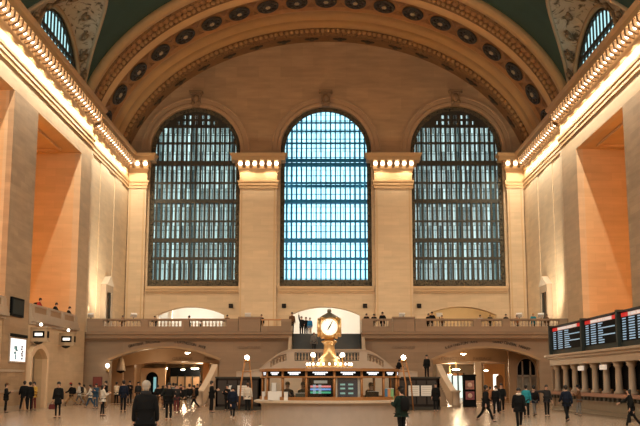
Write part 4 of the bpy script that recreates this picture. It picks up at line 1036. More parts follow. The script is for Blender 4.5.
for px, s_, lab in ((247, -1, 'tall leaning brass lamp standard with a bright white globe left of the booth'), (403.5, 1, 'tall leaning brass lamp standard with a bright white globe right of the booth')):
    Y = 62.2; x, z = atY(px, 357.5, Y)
    t = thing('lamp_standard', (x, Y, 0), lab, 'lamp')
    MB().tube([(x - .45 if s_ < 0 else x + .1, Y, .05), (x - .35 if s_ < 0 else x + .12, Y, 1.6), (x - .12, Y, 3.0)], .05, 8).tube([(x + .35 if s_ < 0 else x + .55, Y, .05), (x + .3 if s_ < 0 else x + .45, Y, 1.6), (x + .14, Y, 3.0)], .045, 8).tube([(x - .3, Y, 2.35), (x + .3, Y, 2.35)], .03, 6).tube([(x - .2, Y, 2.95), (x + .2, Y, 2.95)], .04, 6).build('stand', WOODB, t)
    MB().lathe((x, Y, 2.95), [(.1, 0), (.16, .08), (.1, .12)], 12).build('gallery', BRASS, t)
    MB().sphere((x, Y, z), .14, 16, 12).build('globe', mat('globe_strong', (1, .95, .9), .4, emit=30, ecol=(1, .9, .76)), t)
    MB().lathe((x - .05, Y, 0), [(.6, 0), (.6, .05), (.1, .09)], 16).build('foot', BRONZE, t)

# exterior towers behind the side windows
for s_, lab in ((-1, 'grey office tower outside the left window'), (1, 'grey office tower outside the right window')):
    x0, x1 = sorted((s_ * 7.5, s_ * 30)); t = thing('office_tower', ((x0 + x1) / 2, 150, 0), lab, 'building')
    MB().box(x0, x1, 140, 160, 0, 70 if s_ < 0 else 64).build('walls', mat('tower_grey%d' % s_, (.95, .74, .66) if s_ < 0 else (.85, .68, .62), .7, var=.2, scale=.2), t)
    for k in range(5):
        x = x0 + .9 + (x1 - x0 - 2) * k / 4
        MB().box(x, x + .6, 139.9, 140.05, 8, 62).build('window_strip', mat('tower_glass', (.30, .27, .24), .9), t)


# ================================================================ PEOPLE
def grow(vs, es, rad, sub=1):
    me = bpy.data.meshes.new('tmp'); me.from_pydata(vs, es, []); ob = bpy.data.objects.new('tmp', me); COL.objects.link(ob)
    md = ob.modifiers.new('skin', 'SKIN'); md.use_smooth_shade = True; md.branch_smoothing = .3
    for i, r in enumerate(rad):
        d = me.skin_vertices[0].data[i]; d.radius = r if isinstance(r, tuple) else (r, r); d.use_root = (i == 0)
    sb = ob.modifiers.new('sub', 'SUBSURF'); sb.levels = sub; sb.render_levels = sub
    dg = bpy.context.evaluated_depsgraph_get(); out = bpy.data.meshes.new_from_object(ob.evaluated_get(dg))
    bpy.data.objects.remove(ob); bpy.data.meshes.remove(me)
    return out
SKINS = {'light': mat('skin_light', (.55, .33, .23), .6), 'mid': mat('skin_mid', (.36, .2, .13), .6), 'dark': mat('skin_dark', (.12, .065, .04), .6)}
HAIRM = {'black': mat('hair_black', (.012, .01, .009), .6), 'brown': mat('hair_brown', (.07, .035, .018), .6), 'white': mat('hair_white', (.40, .36, .31), .7), 'blond': mat('hair_blond', (.4, .25, .11), .6)}
CL = dict(black=(.010, .011, .012), navy=(.012, .018, .035), char=(.03, .03, .032), white=(.62, .58, .52), cream=(.66, .56, .42), khaki=(.30, .19, .10), denim=(.035, .075, .13), maroon=(.12, .03, .03),
          yellow=(.55, .33, .07), teal=(.03, .27, .34), grey=(.17, .16, .15), brown=(.13, .065, .035), blue=(.03, .22, .5), red=(.35, .03, .03), dgreen=(.014, .03, .024), orange=(.4, .17, .08), pink=(.5, .3, .25))
def cloth(n):
    m_ = mat('cloth_' + n, CL[n], .95, var=.15, scale=6); m_.node_tree.nodes['Principled BSDF'].inputs['Specular IOR Level'].default_value = .15; return m_
MC = {}
#  pose: (legL, kneeL, legR, kneeR, (armL fwd, out, elbow), (armR ...), lean)
POSES = {
 'stand': (2, 2, -2, 2, (4, 8, 12), (2, 9, 10), 0),
 'walk': (24, 4, -20, 22, (-20, 8, 20), (22, 8, 30), 4),
 'stride': (34, 6, -28, 26, (-28, 10, 30), (30, 10, 40), 6),
 'phone': (3, 3, -3, 3, (18, 10, 95), (20, 12, 100), 0),
 'wide': (0, 2, 0, 2, (8, 16, 30), (8, 16, 30), 0),
 'arms_out': (2, 2, -2, 2, (24, 34, 62), (24, 34, 62), 0),
 'reach': (20, 6, -18, 20, (48, 8, 18), (-12, 10, 30), 8),
 'point': (4, 3, -4, 3, (10, 88, 4), (4, 10, 20), 0),
 'lean': (6, 4, -8, 6, (28, 14, 45), (28, 14, 45), 16),
 'raised': (3, 3, -3, 3, (165, 8, 10), (10, 10, 60), 0),
 'crossed': (26, 12, -4, 2, (30, 14, 90), (30, 14, 95), 4),
}
def rotx(v, a):
    ca, sa = cos(a), sin(a); return Vector((v[0], v[1] * ca - v[2] * sa, v[1] * sa + v[2] * ca))
def skeleton(pose, h, crossed=False):
    s = h / 1.75; P = POSES[pose]; J = {}
    lean = -radians(P[6])
    pel = Vector((0, 0, .96)); J['pel'] = pel
    up = lambda x, y, z: pel + rotx(Vector((x, y, z - .96)), lean)
    J['waist'] = up(0, 0, 1.08); J['chest'] = up(0, -.01, 1.28); J['nb'] = up(0, -.02, 1.44); J['neck'] = up(0, -.005, 1.51)
    J['jaw'] = up(0, .03, 1.575); J['skull'] = up(0, .005, 1.655); J['nose'] = up(0, .118, 1.61); J['ear1'] = up(.085, .0, 1.615); J['ear-1'] = up(-.085, 0, 1.615); J['chin'] = up(0, .075, 1.548)
    for sd, (hip, kn) in ((1, P[0:2]), (-1, P[2:4])):
        wd = .16 if pose == 'wide' else .0
        hp = Vector((sd * .09, 0, .9)); J['hip%d' % sd] = hp
        a = radians(hip); d = Vector((sd * (wd), sin(a), -cos(a))).normalized(); k = hp + d * .42
        if pose == 'crossed' and sd == 1: k = hp + Vector((-.12, .14, -.37))
        a2 = radians(hip - kn); d2 = Vector((sd * wd * .8, sin(a2), -cos(a2))).normalized(); an = k + d2 * .41
        if pose == 'crossed' and sd == 1: an = k + Vector((-.12, .0, -.39))
        J['knee%d' % sd] = k; J['ank%d' % sd] = an
        J['toe%d' % sd] = an + Vector((sd * .03, .16, -.045)); J['heel%d' % sd] = an + Vector((0, -.05, -.045))
    for sd, (fw, out, el) in ((1, P[4]), (-1, P[5])):
        sh = up(sd * .175, -.015, 1.4); J['sh%d' % sd] = sh
        a, o, e = radians(fw), radians(out), radians(el)
        d = Vector((sd * sin(o), sin(a) * cos(o), -cos(a) * cos(o))); el_ = sh + d * .29; J['el%d' % sd] = el_
        inn = Vector((-sd * .35 if el > 60 else 0, 0, 0))
        a2 = a + e; d2 = (Vector((sd * sin(o) * .8, sin(a2) * cos(o), -cos(a2) * cos(o))) + inn).normalized(); w = el_ + d2 * .25; J['wr%d' % sd] = w; J['hd%d' % sd] = d2
    mn = min((J[k].z for k in J if k[:3] in ('ank', 'toe')))
    dz = .07 - min(J['ank1'].z, J['ank-1'].z)
    for k in J:
        if not k.startswith('hd'): J[k] = (J[k] + Vector((0, 0, dz))) * s
    return J, s
def body_mesh(J, s, near):
    names = ['pel', 'waist', 'chest', 'nb', 'neck', 'jaw', 'skull', 'nose', 'ear1', 'ear-1', 'chin']
    rad = {'pel': (.13, .1), 'waist': (.115, .09), 'chest': (.14, .1), 'nb': (.085, .07), 'neck': .055, 'jaw': (.066, .07), 'skull': (.082, .092), 'nose': .012, 'ear1': .014, 'ear-1': .014, 'chin': .03}
    es = [('pel', 'waist'), ('waist', 'chest'), ('chest', 'nb'), ('nb', 'neck'), ('neck', 'jaw'), ('jaw', 'skull'), ('jaw', 'chin'), ('skull', 'nose'), ('skull', 'ear1'), ('skull', 'ear-1')]
    V = [J[n] for n in names]; R = [rad[n] for n in names]; ix = {n: i for i, n in enumerate(names)}
    def add(n, p, r, par): ix[n] = len(V); V.append(p); R.append(r); es.append((par, n))
    for sd in (1, -1):
        add('hip%d' % sd, J['hip%d' % sd], .085, 'pel'); add('knee%d' % sd, J['knee%d' % sd], .055, 'hip%d' % sd); add('ank%d' % sd, J['ank%d' % sd], .038, 'knee%d' % sd); add('toe%d' % sd, J['toe%d' % sd] - Vector((0, .05, -.01)), (.02, .015), 'ank%d' % sd)
        add('sh%d' % sd, J['sh%d' % sd], .055, 'nb'); add('el%d' % sd, J['el%d' % sd], .04, 'sh%d' % sd); add('wr%d' % sd, J['wr%d' % sd], .026, 'el%d' % sd)
        d = J['hd%d' % sd]; lat = d.cross(Vector((sd, 0, 0)));
        if lat.length < .2: lat = d.cross(Vector((0, 1, 0)))
        lat.normalize(); nrm = d.cross(lat).normalized()
        if nrm.x * sd > 0: nrm = -nrm
        pm = J['wr%d' % sd] + d * .055 * s; add('palm%d' % sd, pm, (.03, .016), 'wr%d' % sd)
        for f, (off, ln) in enumerate(((-.028, .062), (-.010, .074), (.009, .07), (.027, .054))):
            base = pm + lat * off * s + d * .03 * s; tip = base + (d * ln + nrm * .018) * s; mid = base.lerp(tip, .5) - nrm * .004 * s
            add('f%d%d' % (sd, f), base, .0095, 'palm%d' % sd); add('g%d%d' % (sd, f), mid, .0085, 'f%d%d' % (sd, f)); add('h%d%d' % (sd, f), tip, .007, 'g%d%d' % (sd, f))
        tb = J['wr%d' % sd] + (d * .03 - lat * .03) * s; tt = tb + (d * .045 - lat * .025 + nrm * .015) * s
        add('t%d' % sd, tb, .011, 'wr%d' % sd); add('u%d' % sd, tt, .008, 't%d' % sd)
    E_ = [(ix[a], ix[b]) for a, b in es]
    R = [tuple(x * s for x in r) if isinstance(r, tuple) else r * s for r in R]
    return grow(V, E_, R, 2 if near else 1)
def jacket_mesh(J, s, length, bulk, near):
    k = bulk; V = [J['pel'] + Vector((0, 0, .0))]; R = [(.165 * k, .13 * k)]; es = []
    def add(p, r, par): V.append(p); R.append(r); es.append((par, len(V) - 1)); return len(V) - 1
    w = add(J['waist'], (.15 * k, .115 * k), 0); c = add(J['chest'], (.178 * k, .125 * k), w); nb = add(J['nb'] + Vector((0, 0, -.02 * s)), (.12 * k, .085 * k), c); add(J['neck'] + Vector((0, -.01, -.02 * s)), (.072, .07), nb)
    if length: 
        z = J['pel'].z
        mid = (J['knee1'] + J['knee-1']) / 2; mid = Vector((mid.x, mid.y * .6, z - length * s)); add(Vector((mid.x, mid.y * .5, z - length * s * .55)), (.185 * k, .14 * k), 0); add(mid, (.2 * k, .155 * k), len(V) - 1)
    else: add(J['pel'] + Vector((0, 0, -.08 * s)), (.165 * k, .125 * k), 0)
    for sd in (1, -1):
        a = add(J['sh%d' % sd], .075 * k, nb); b = add(J['el%d' % sd], .06 * k, a); add(J['wr%d' % sd] - J['hd%d' % sd] * .01, .045 * k, b)
    R = [tuple(x * s for x in r) if isinstance(r, tuple) else r * s for r in R]
    return grow(V, es, R, 2 if near else 1)
def trousers_mesh(J, s, slim, near):
    k = .82 if slim else 1.0; V = [J['pel'] + Vector((0, 0, .02))]; R = [(.15, .115)]; es = []
    for sd in (1, -1):
        i = len(V); V += [J['hip%d' % sd], J['knee%d' % sd], J['ank%d' % sd] + Vector((0, 0, .01))]; R += [.098 * k, .072 * k, .06 * k]; es += [(0, i), (i, i + 1), (i + 1, i + 2)]
    R = [tuple(x * s for x in r) if isinstance(r, tuple) else r * s for r in R]
    return grow(V, es, R, 2 if near else 1)
def shoe_mesh(J, s, sd):
    h = J['heel%d' % sd]; t = J['toe%d' % sd]; a = J['ank%d' % sd]
    return grow([h, (h + t) / 2, t, a], [(0, 1), (1, 2), (0, 3)], [.036 * s, (.042 * s, .032 * s), (.038 * s, .024 * s), .042 * s], 1)
def hair_mesh(J, s, style, near):
    sk = J['skull']; up = (J['skull'] - J['jaw']).normalized()
    if style == 'long': return grow([sk + Vector((0, -.02, .035)) * s, sk + Vector((0, -.055, -.04)) * s, sk + Vector((0, -.06, -.16)) * s, sk + Vector((0, -.07, -.27)) * s], [(0, 1), (1, 2), (2, 3)], [(.112 * s, .105 * s), (.115 * s, .085 * s), (.1 * s, .06 * s), (.06 * s, .035 * s)], 2)
    if style == 'bun': return grow([sk + Vector((0, -.02, .03)) * s, sk + Vector((0, -.05, -.03)) * s, sk + Vector((0, -.1, .06)) * s], [(0, 1), (0, 2)], [(.112 * s, .105 * s), (.105 * s, .075 * s), .05 * s], 2)
    b = MB(); b.sphere(sk + Vector((0, -.022, .022)) * s, .106 * s, 16, 12, (.93, 1, .96)); b.sphere(sk + Vector((0, -.05, -.035)) * s, .082 * s, 12, 8, (.95, .8, 1))
    o = b.build('tmp', BLACK); me = o.data; me.materials.clear(); bpy.data.objects.remove(o); return me
def hat_mesh(J, s, brim):
    b = MB(); c = J['skull'] + Vector((0, 0, .045)) * s
    b.lathe(c, [(.108 * s, -.01 * s), (.108 * s, .03 * s), (.085 * s, .085 * s), (.04 * s, .105 * s), (0, .11 * s)], 16)
    if brim == 'cap': b.add([(c.x - .07 * s, c.y + .08 * s, c.z), (c.x + .07 * s, c.y + .08 * s, c.z), (c.x + .05 * s, c.y + .19 * s, c.z - .015 * s), (c.x - .05 * s, c.y + .19 * s, c.z - .015 * s), (c.x - .07 * s, c.y + .08 * s, c.z + .012), (c.x + .07 * s, c.y + .08 * s, c.z + .012), (c.x + .05 * s, c.y + .19 * s, c.z), (c.x - .05 * s, c.y + .19 * s, c.z)], [(0, 1, 2, 3), (4, 7, 6, 5), (0, 4, 5, 1), (2, 6, 7, 3), (1, 5, 6, 2), (3, 7, 4, 0)])
    if brim == 'wide': b.lathe(c, [(.09 * s, -.01 * s), (.18 * s, -.02 * s), (.18 * s, -.005 * s), (.09 * s, .01 * s)], 18)
    return b
def link_mesh(me, name, material, parent, smooth=True):
    ob = bpy.data.objects.new(name, me); COL.objects.link(ob); ob.parent = parent
    if not me.materials: me.materials.append(None)
    ob.material_slots[0].link = 'OBJECT'; ob.material_slots[0].material = material
    return ob
def person(x, y, z, label, h=1.7, face=0, pose='stand', coat='black', length=0, legs='black', hair='black', style='short', skin='light', bulk=1.0, slim=False, hat=None, hatc='black', pack=None, skirt=None, near=False, group=None, scarf=None, shoe='black'):
    """face: degrees, 0 looks away down the hall, 180 looks at the camera"""
    hb = round(h * 20) / 20
    J, s = skeleton(pose, hb); bulk *= 1.12
    t = thing('person', (x, y, z), label, 'person', group, radians(face)); t.scale = (h / hb,) * 3
    def cached(key, fn):
        key = key + (pose, hb, near)
        if key not in MC: MC[key] = fn()
        return MC[key]
    link_mesh(cached(('body',), lambda: body_mesh(J, s, near)), 'body', SKINS[skin], t)
    link_mesh(cached(('jk', length, bulk), lambda: jacket_mesh(J, s, length, bulk, near)), 'coat' if length else 'jacket', cloth(coat), t)
    link_mesh(cached(('tr', slim), lambda: trousers_mesh(J, s, slim, near)), 'trousers', cloth(legs), t)
    for sd in (1, -1): link_mesh(cached(('shoe', sd), lambda: shoe_mesh(J, s, sd)), 'shoe', cloth(shoe), t)
    link_mesh(cached(('hair', style), lambda: hair_mesh(J, s, style, near)), 'hair', HAIRM[hair], t)
    ec = J['skull'] + Vector((0, .092, -.02)) * s
    b = MB()
    for sd in (1, -1): b.sphere((ec.x + sd * .032 * s, ec.y - .004, ec.z), .011 * s, 8, 6)
    o = b.build('eyes', BLACK); o.parent = t
    mo = MB(); cc = J['chin'] + Vector((0, .022, .022)) * s; mo.sphere(cc, .016 * s, 8, 6, (1.4, .5, .4)); o = mo.build('mouth', mat('lips', (.3, .1, .08), .5)); o.parent = t
    if hat: o = hat_mesh(J, s, hat).build('hat', cloth(hatc)); o.parent = t
    if scarf:
        c = J['neck']; o = MB().lathe(c, [(.06 * s, -.06 * s), (.11 * s, -.05 * s), (.12 * s, 0), (.09 * s, .04 * s), (.06 * s, .04 * s)], 14).build('scarf', cloth(scarf)); o.parent = t
    if pack:
        c = (J['chest'] + J['waist']) / 2 + Vector((0, -.19 * s, .02)); b = MB()
        b.lathe((c.x, c.y, c.z - .22 * s), [(.1 * s, 0), (.15 * s, .04 * s), (.16 * s, .25 * s), (.14 * s, .4 * s), (.06 * s, .46 * s)], 14)
        for sd in (1, -1): b.tube([c + Vector((sd * .1, .02, .2)) * s, c + Vector((sd * .12, .14, .26)) * s, c + Vector((sd * .13, .3, .1)) * s, c + Vector((sd * .12, .16, -.15)) * s], .016 * s, 6)
        o = b.build('backpack', cloth(pack)); o.parent = t
    return t, J, s
def handbag(t, J, s, sd, label, color, face, w=.3, hh=.24):
    p = J['wr%d' % sd] + J['hd%d' % sd] * .1
    R = Matrix.Rotation(radians(face), 3, 'Z'); q = R @ p + t.location
    b = thing('handbag', (q.x, q.y, q.z - hh - .12), label, 'bag', rz=radians(face))
    def bx(m_, n_, mt): o = m_.build(n_, mt); o.parent = b; return o
    m_ = MB(); m_.grid([[(-w / 2 * k, -.06 * k, z), (w / 2 * k, -.06 * k, z), (w / 2 * k, .06 * k, z), (-w / 2 * k, .06 * k, z)] for z, k in ((0, .9), (.02, 1), (hh * .8, .9), (hh, .7))], False, close=True)
    m_.add([(-w * .45, -.05, 0), (w * .45, -.05, 0), (w * .45, .05, 0), (-w * .45, .05, 0), (-w * .35, -.04, hh), (w * .35, -.04, hh), (w * .35, .04, hh), (-w * .35, .04, hh)], [(0, 1, 2, 3), (4, 5, 6, 7)])
    bx(m_, 'bag_body', cloth(color)); bx(MB().tube([(w * .25 * cos(a), 0, hh + .13 * sin(a)) for a in [pi * k / 8 for k in range(9)]], .01, 6), 'handle', cloth(color))
    return b
def P(px, top, feet, label, z=0, Y=None, h=None, **k):
    if Y is None: Y = 1800 / (feet - HOR)
    x = atY(px, 380, Y)[0]
    if z == 0 and abs(x) > 18.4 and Y < 80: Y *= 18.4 / abs(x); x = atY(px, 380, Y)[0]     # keep everyone clear of the side walls
    if h is None:
        h = max(1.55, min(1.88, atY(px, top, Y)[1] - z))
    return person(x, Y, z, label, h=h, **k)
def Bag(r, sd, label, color, face=0, **k): return handbag(*r, sd, label, color, face, **k)

# left side of the hall
P(7, 383.5, 409.6, 'person in black coat and brown cap at the far left edge by the pier', face=-80, pose='phone', coat='black', length=.28, legs='black', hat='cap', hatc='brown')
P(25, 381, 407.6, 'person in bulky black clothes standing wide-legged under the lantern signs', face=10, pose='wide', coat='black', bulk=1.15, legs='black', Y=63)
P(30.5, 382, 408, 'person in black hidden partly behind the yellow-shirted one', face=30, pose='stand', coat='black', legs='black', Y=60.3)
P(34.5, 382, 408, 'person with yellow top and maroon trousers by the doorway on the left', face=160, pose='phone', coat='yellow', legs='maroon', slim=False, Y=62.5)
r = P(59, 382, 416.8, 'person alone in long black coat and thin trousers, carrying a brown bag, on the left', face=170, pose='stand', coat='black', length=.34, legs='black', slim=True, style='short', bulk=1.05)
Bag(r, 1, 'brown bag hanging from the hand of the lone person in a long black coat', 'maroon', 170)
P(72, 381.5, 403.5, 'striding person with red cap, dark jacket and khaki trousers', face=90, pose='stride', coat='black', legs='khaki', hat='cap', hatc='red', pack='black')
P(80, 382, 403.5, 'person in white shirt behind the red-capped strider', face=100, pose='walk', coat='white', legs='grey', pack='char')
P(84.5, 384, 404, 'person in white jacket and grey trousers, second behind the strider', face=80, pose='walk', coat='cream', legs='khaki')
P(91, 384, 406.8, 'person in white top and dark jeans walking, beside the denim jacket', face=100, pose='walk', coat='white', legs='denim', style='short')
P(96.5, 385, 407.6, 'person in blue denim jacket standing under the dark red board', face=150, pose='phone', coat='denim', legs='denim', slim=True, h=1.6)
P(103.5, 384, 415, 'person in white hooded jacket and black trousers in front of the denim one', face=-60, pose='phone', coat='white', legs='black', slim=True, style='long')
P(106, 381, 406.5, 'person in black partly behind the white hooded jacket', face=120, pose='stand', coat='black', legs='khaki')
P(117, 382, 404, 'person in white jacket and dark trousers near the bell lamp', face=-20, pose='phone', coat='cream', legs='black')
P(124, 380.5, 411, 'tall person in dark navy suit left of the white-haired man', face=10, pose='stand', coat='navy', legs='black', length=.12)
P(130, 381, 404.5, 'person in black with hands in front, right of the tall navy suit', face=170, pose='phone', coat='black', legs='black')
P(138.5, 382, 404, 'person in dark clothes half behind the white-haired man', face=180, pose='stand', coat='char', legs='brown')
P(149.5, 385, 402.5, 'person in black by the cream arched kiosk', face=90, pose='stand', coat='black', legs='black', Y=84)
P(146.5, 381.3, 0, 'white-haired man in long black jacket seen from behind, nearest on the left', Y=22.5, h=1.78, face=4, pose='stand', coat='black', length=.22, legs='navy', hair='white', bulk=1.22, near=True, scarf='char')
r = P(169.5, 383, 419, 'person in black with elbows out in front of the left passage', face=175, pose='arms_out', coat='black', legs='black', bulk=1.15, length=.1, style='short', shoe='brown')
P(177, 384, 412, 'person with pink scarf and dark coat beside the elbows-out one', face=200, pose='phone', coat='char', legs='maroon', scarf='pink', style='long')
P(163, 385, 405, 'person in dark coat left of the elbows-out one', face=30, pose='walk', coat='black', legs='brown', style='long')
P(184, 384, 410.5, 'person in dark coat with pale trousers, right of the pink scarf', face=160, pose='walk', coat='black', legs='khaki', style='long')
P(189.5, 384, 409.5, 'person in dark coat and white shoes next to the orange pillar', face=20, pose='phone', coat='black', legs='grey', shoe='white')
P(194.5, 385, 408, 'person in brown and black walking by the orange pillar', face=80, pose='walk', coat='brown', legs='black', pack='black')
P(200.5, 381, 401, 'tall person in dark blue near the orange pillar', face=100, pose='stand', coat='navy', legs='black')
P(176, 385, 402, 'distant person in black at the mouth of the left passage', face=20, pose='stand', coat='black', legs='black')
P(158, 384.5, 406, 'person in black jacket and brown trousers just right of the white-haired man', face=20, pose='walk', coat='black', legs='brown')
P(166, 384, 409, 'person in dark green coat directly behind the elbows-out one', face=140, pose='stand', coat='dgreen', length=.25, legs='black', style='long')
P(173.5, 383, 407, 'person in black with a grey pack behind the pink scarf', face=10, pose='stand', coat='black', legs='black', pack='grey')
P(181, 385, 408.5, 'person in maroon-trimmed black coat in the thick of the left crowd', face=190, pose='stand', coat='black', length=.2, legs='black', scarf='maroon')
P(197.5, 384, 405, 'person in black hoodie beside the tall dark blue one', face=185, pose='phone', coat='black', legs='black')
P(212, 381, 411.5, 'tall person in black facing right beside the left stair newel', face=-75, pose='phone', coat='black', legs='black', length=.1, bulk=1.1)
P(227.5, 385, 410.5, 'person in black holding papers before the left dark enclosure', face=150, pose='phone', coat='black', legs='black', Y=61)
P(233, 386, 417.5, 'woman in dark knee-length dress and pale shoes before the left enclosure', face=10, pose='walk', coat='navy', length=.42, legs='black', slim=True, style='bun', shoe='white', h=1.6)
P(248, 383, 411.5, 'person in white jacket and black trousers seen from behind left of the booth', face=-10, pose='stand', coat='white', legs='black', bulk=1.1, shoe='grey', hair='brown', Y=58.5)
# inside the booth
for px, lab, fc, ps, c_ in ((287.5, 'clerk in black seated behind the left booth window', 170, 'phone', 'black'), (303, 'clerk in dark green leaning over the desk inside the booth', 150, 'stand', 'dgreen'), (367, 'clerk in black bending over the desk at the right of the booth', -120, 'lean', 'black')):
    x = atY(px, 390, 37.4)[0]
    person(x, 37.4, .12, lab, h=1.62, face=fc, pose=ps, coat=c_, legs='black')
MB_f = MB().lathe((*BC, 0), [(0, .1), (2.5, .1), (2.5, .0)], 32).build('inner_floor', CHAR, bt)
# right side of the hall
P(401, 387.5, 438, 'person in dark green coat and black cap carrying a pack, right of the booth', face=35, pose='phone', coat='dgreen', length=.12, legs='black', hat='cap', hatc='black', pack='black', bulk=1.15, near=True)
P(435.5, 383, 411.5, 'person in long black coat standing before the right dark enclosure', face=170, pose='stand', coat='black', length=.35, legs='black', bulk=1.15, Y=60)
P(427, 355, 0, 'person in black standing on the stair landing above the right enclosure', Y=75.9, z=1.9, h=1.8, face=150, pose='stand', coat='black', legs='black')
P(398, 363, 0, 'person in black leaning on the stairs behind the right end of the booth', Y=76.5, z=1.9, h=1.5, face=-70, pose='lean', coat='black', legs='black', bulk=1.2)
P(448, 379, 396, 'distant person in dark clothes before the glass doors', Y=100, h=1.75, face=180, pose='stand', coat='dgreen', legs='denim')
P(485, 384, 420.5, 'walking person in long black coat with brown collar on the right', face=-80, pose='walk', coat='black', length=.3, legs='black', bulk=1.1, scarf='brown')
P(490, 385, 410, 'woman in orange-brown top beside the walking black coat', face=-100, pose='walk', coat='orange', legs='black', style='long')
P(495.5, 384.5, 414.5, 'walking person with open black jacket over a white shirt', face=165, pose='walk', coat='black', legs='black', length=.08, scarf='white')
P(501, 382.5, 412, 'taller person in black walking just right of the white-shirted one', face=170, pose='walk', coat='black', legs='black')
P(518, 386.5, 427.5, 'stout person in black coat with white mask walking towards the viewer', face=175, pose='walk', coat='black', length=.2, legs='black', bulk=1.2, scarf='white')
P(525.5, 385, 416, 'person in bright cyan jacket behind the stout black coat', face=-20, pose='stand', coat='teal', legs='black')
P(533.5, 384.5, 415, 'person in dark jacket right of the cyan jacket', face=10, pose='walk', coat='navy', legs='grey', pack='black')
P(546, 385, 415.5, 'person in dark suit with one arm stretched out to the left', face=185, pose='point', coat='char', legs='black')
P(565.5, 384, 420.5, 'person in dark suit seen from behind before the ticket windows', face=8, pose='walk', coat='navy', legs='black', length=.08)
P(578.5, 387, 415, 'person in brown leaning with crossed legs against the ticket counter', face=70, pose='crossed', coat='brown', legs='grey', hat='cap')
r = P(630, 387, 427, 'woman in black dress walking and reaching to the ticket counter, far right', face=70, pose='reach', coat='black', length=.42, legs='black', slim=True, style='long')
Bag(r, -1, 'black bag carried by the woman in black at the far right', 'black', 70, w=.4, hh=.3)
# people on the upper levels
def U(px, top, Y, z, label, **k):
    x = atY(px, 320, Y)[0]; k['h'] = k.get('h', 1.7) * (.9 if z == ZB and Y < 81 else 1); return person(x, Y, z, label, **k)
for px, Y, lab, kw in ((37.5, 65, 'person in black with red jacket leaning on the left recess balustrade, nearest', dict(coat='red', pack='black')), (54, 69.8, 'person in black leaning on the left recess balustrade, in the middle', dict(coat='black', bulk=1.2)), (67.5, 74.4, 'person in black with pale collar at the far end of the left recess balustrade', dict(coat='black', scarf='white'))):
    d = ray(px, 305); X = -19.4; tt = (X - CAMX) / d.x
    person(X, d.y * tt, 5.52, lab, h=1.75, face=-90, pose='lean', legs='black', **kw)
YR = YB + .5
for px, Y, z, lab, kw in (
    (123, YR, ZB, 'person in brown behind the left balustrade near the niche', dict(coat='brown', pose='lean', h=1.55)),
    (155, YR, ZB, 'person in dark clothes behind the left balustrade beside the corner pilaster', dict(coat='char', pose='lean', h=1.5)),
    (189, 88, ZB, 'person in black standing in the left white balcony opening', dict(coat='black', h=1.85, face=90)),
    (201, 90, ZB, 'shorter person in black in the left white balcony opening', dict(coat='black', h=1.55, face=100)),
    (227.5, YR, ZB, 'person peering over the balustrade end under the left speaker', dict(coat='brown', pose='lean', h=1.6)),
    (261.5, YR, ZB, 'person in black at the bronze rail left of the staircase head', dict(coat='black', h=1.62)),
    (292, 81.5, ZB, 'person in dark clothes at the left edge of the staircase opening', dict(coat='brown', h=1.7, face=180)),
    (301.5, 87.5, ZB, 'person in black with one arm raised at the top of the stairs', dict(coat='black', pose='raised', h=1.75, face=180)),
    (306, 88.5, ZB, 'person in black with reddish hair beside the arm-raising one', dict(coat='black', h=1.75, hair='brown', face=180)),
    (310, 86, ZB, 'person in bright blue top at the head of the stairs', dict(coat='blue', h=1.55, legs='khaki', face=160)),
    (314, 79.6, 3.9, 'person in grey-green coming down the dark steps', dict(coat='grey', h=1.7, legs='char', face=180, style='long', skin='mid')),
    (366.5, YR, ZB, 'person in black leaning over the short balustrade, leftmost of three', dict(coat='black', pose='lean', h=1.72, bulk=1.1)),
    (374, YR, ZB, 'person in black leaning over the short balustrade, middle of three', dict(coat='black', pose='lean', h=1.68, bulk=1.15)),
    (382.5, YR, ZB, 'person in black leaning over the short balustrade, rightmost of three', dict(coat='black', pose='lean', h=1.85, bulk=1.2)),
    (403.5, YR, ZB, 'person with pale hair behind the parapet block right of the staircase', dict(coat='grey', h=1.55, hair='white')),
    (428.5, YR, ZB, 'person in black with a dark coat at the left end of the right balustrade', dict(coat='black', h=1.7)),
    (432, YR + .8, ZB, 'person in black bending beside the one at the left end of the right balustrade', dict(coat='black', pose='lean', h=1.75)),
    (442, YR, ZB, 'person in brown behind the right balustrade below the right window', dict(coat='brown', h=1.55)),
    (480, YR, ZB, 'person in white behind the right balustrade, beside the green-clad one', dict(coat='white', pose='lean', h=1.6)),
    (490, YR, ZB, 'person in dark green behind the right balustrade', dict(coat='dgreen', pose='lean', h=1.65, hair='blond')),
    (506, YR, ZB, 'person in black alone behind the right balustrade near the corner pilaster', dict(coat='black', h=1.66)),
    (517, YR, ZB, 'person in orange-brown behind the right balustrade right of the corner pilaster', dict(coat='orange', h=1.55)),
    (533, YR, ZB, 'person in teal with blond hair leaning on the right balustrade', dict(coat='teal', pose='lean', h=1.75, hair='blond')),
    (547, YR, ZB, 'person in brown below the right wall niche', dict(coat='brown', h=1.62))):
    kw.setdefault('face', 178); kw.setdefault('pose', 'stand'); kw.setdefault('legs', 'black')
    if Y == YR and kw['pose'] == 'lean': Y = YB + .45
    U(px, 0, Y, z, lab, **kw)
# small plaster globe lamps and pale boxes on the balcony wall
for px, py, lab in ((48, 0, ''),):
    pass
bpy.data.objects.remove(bal_src)

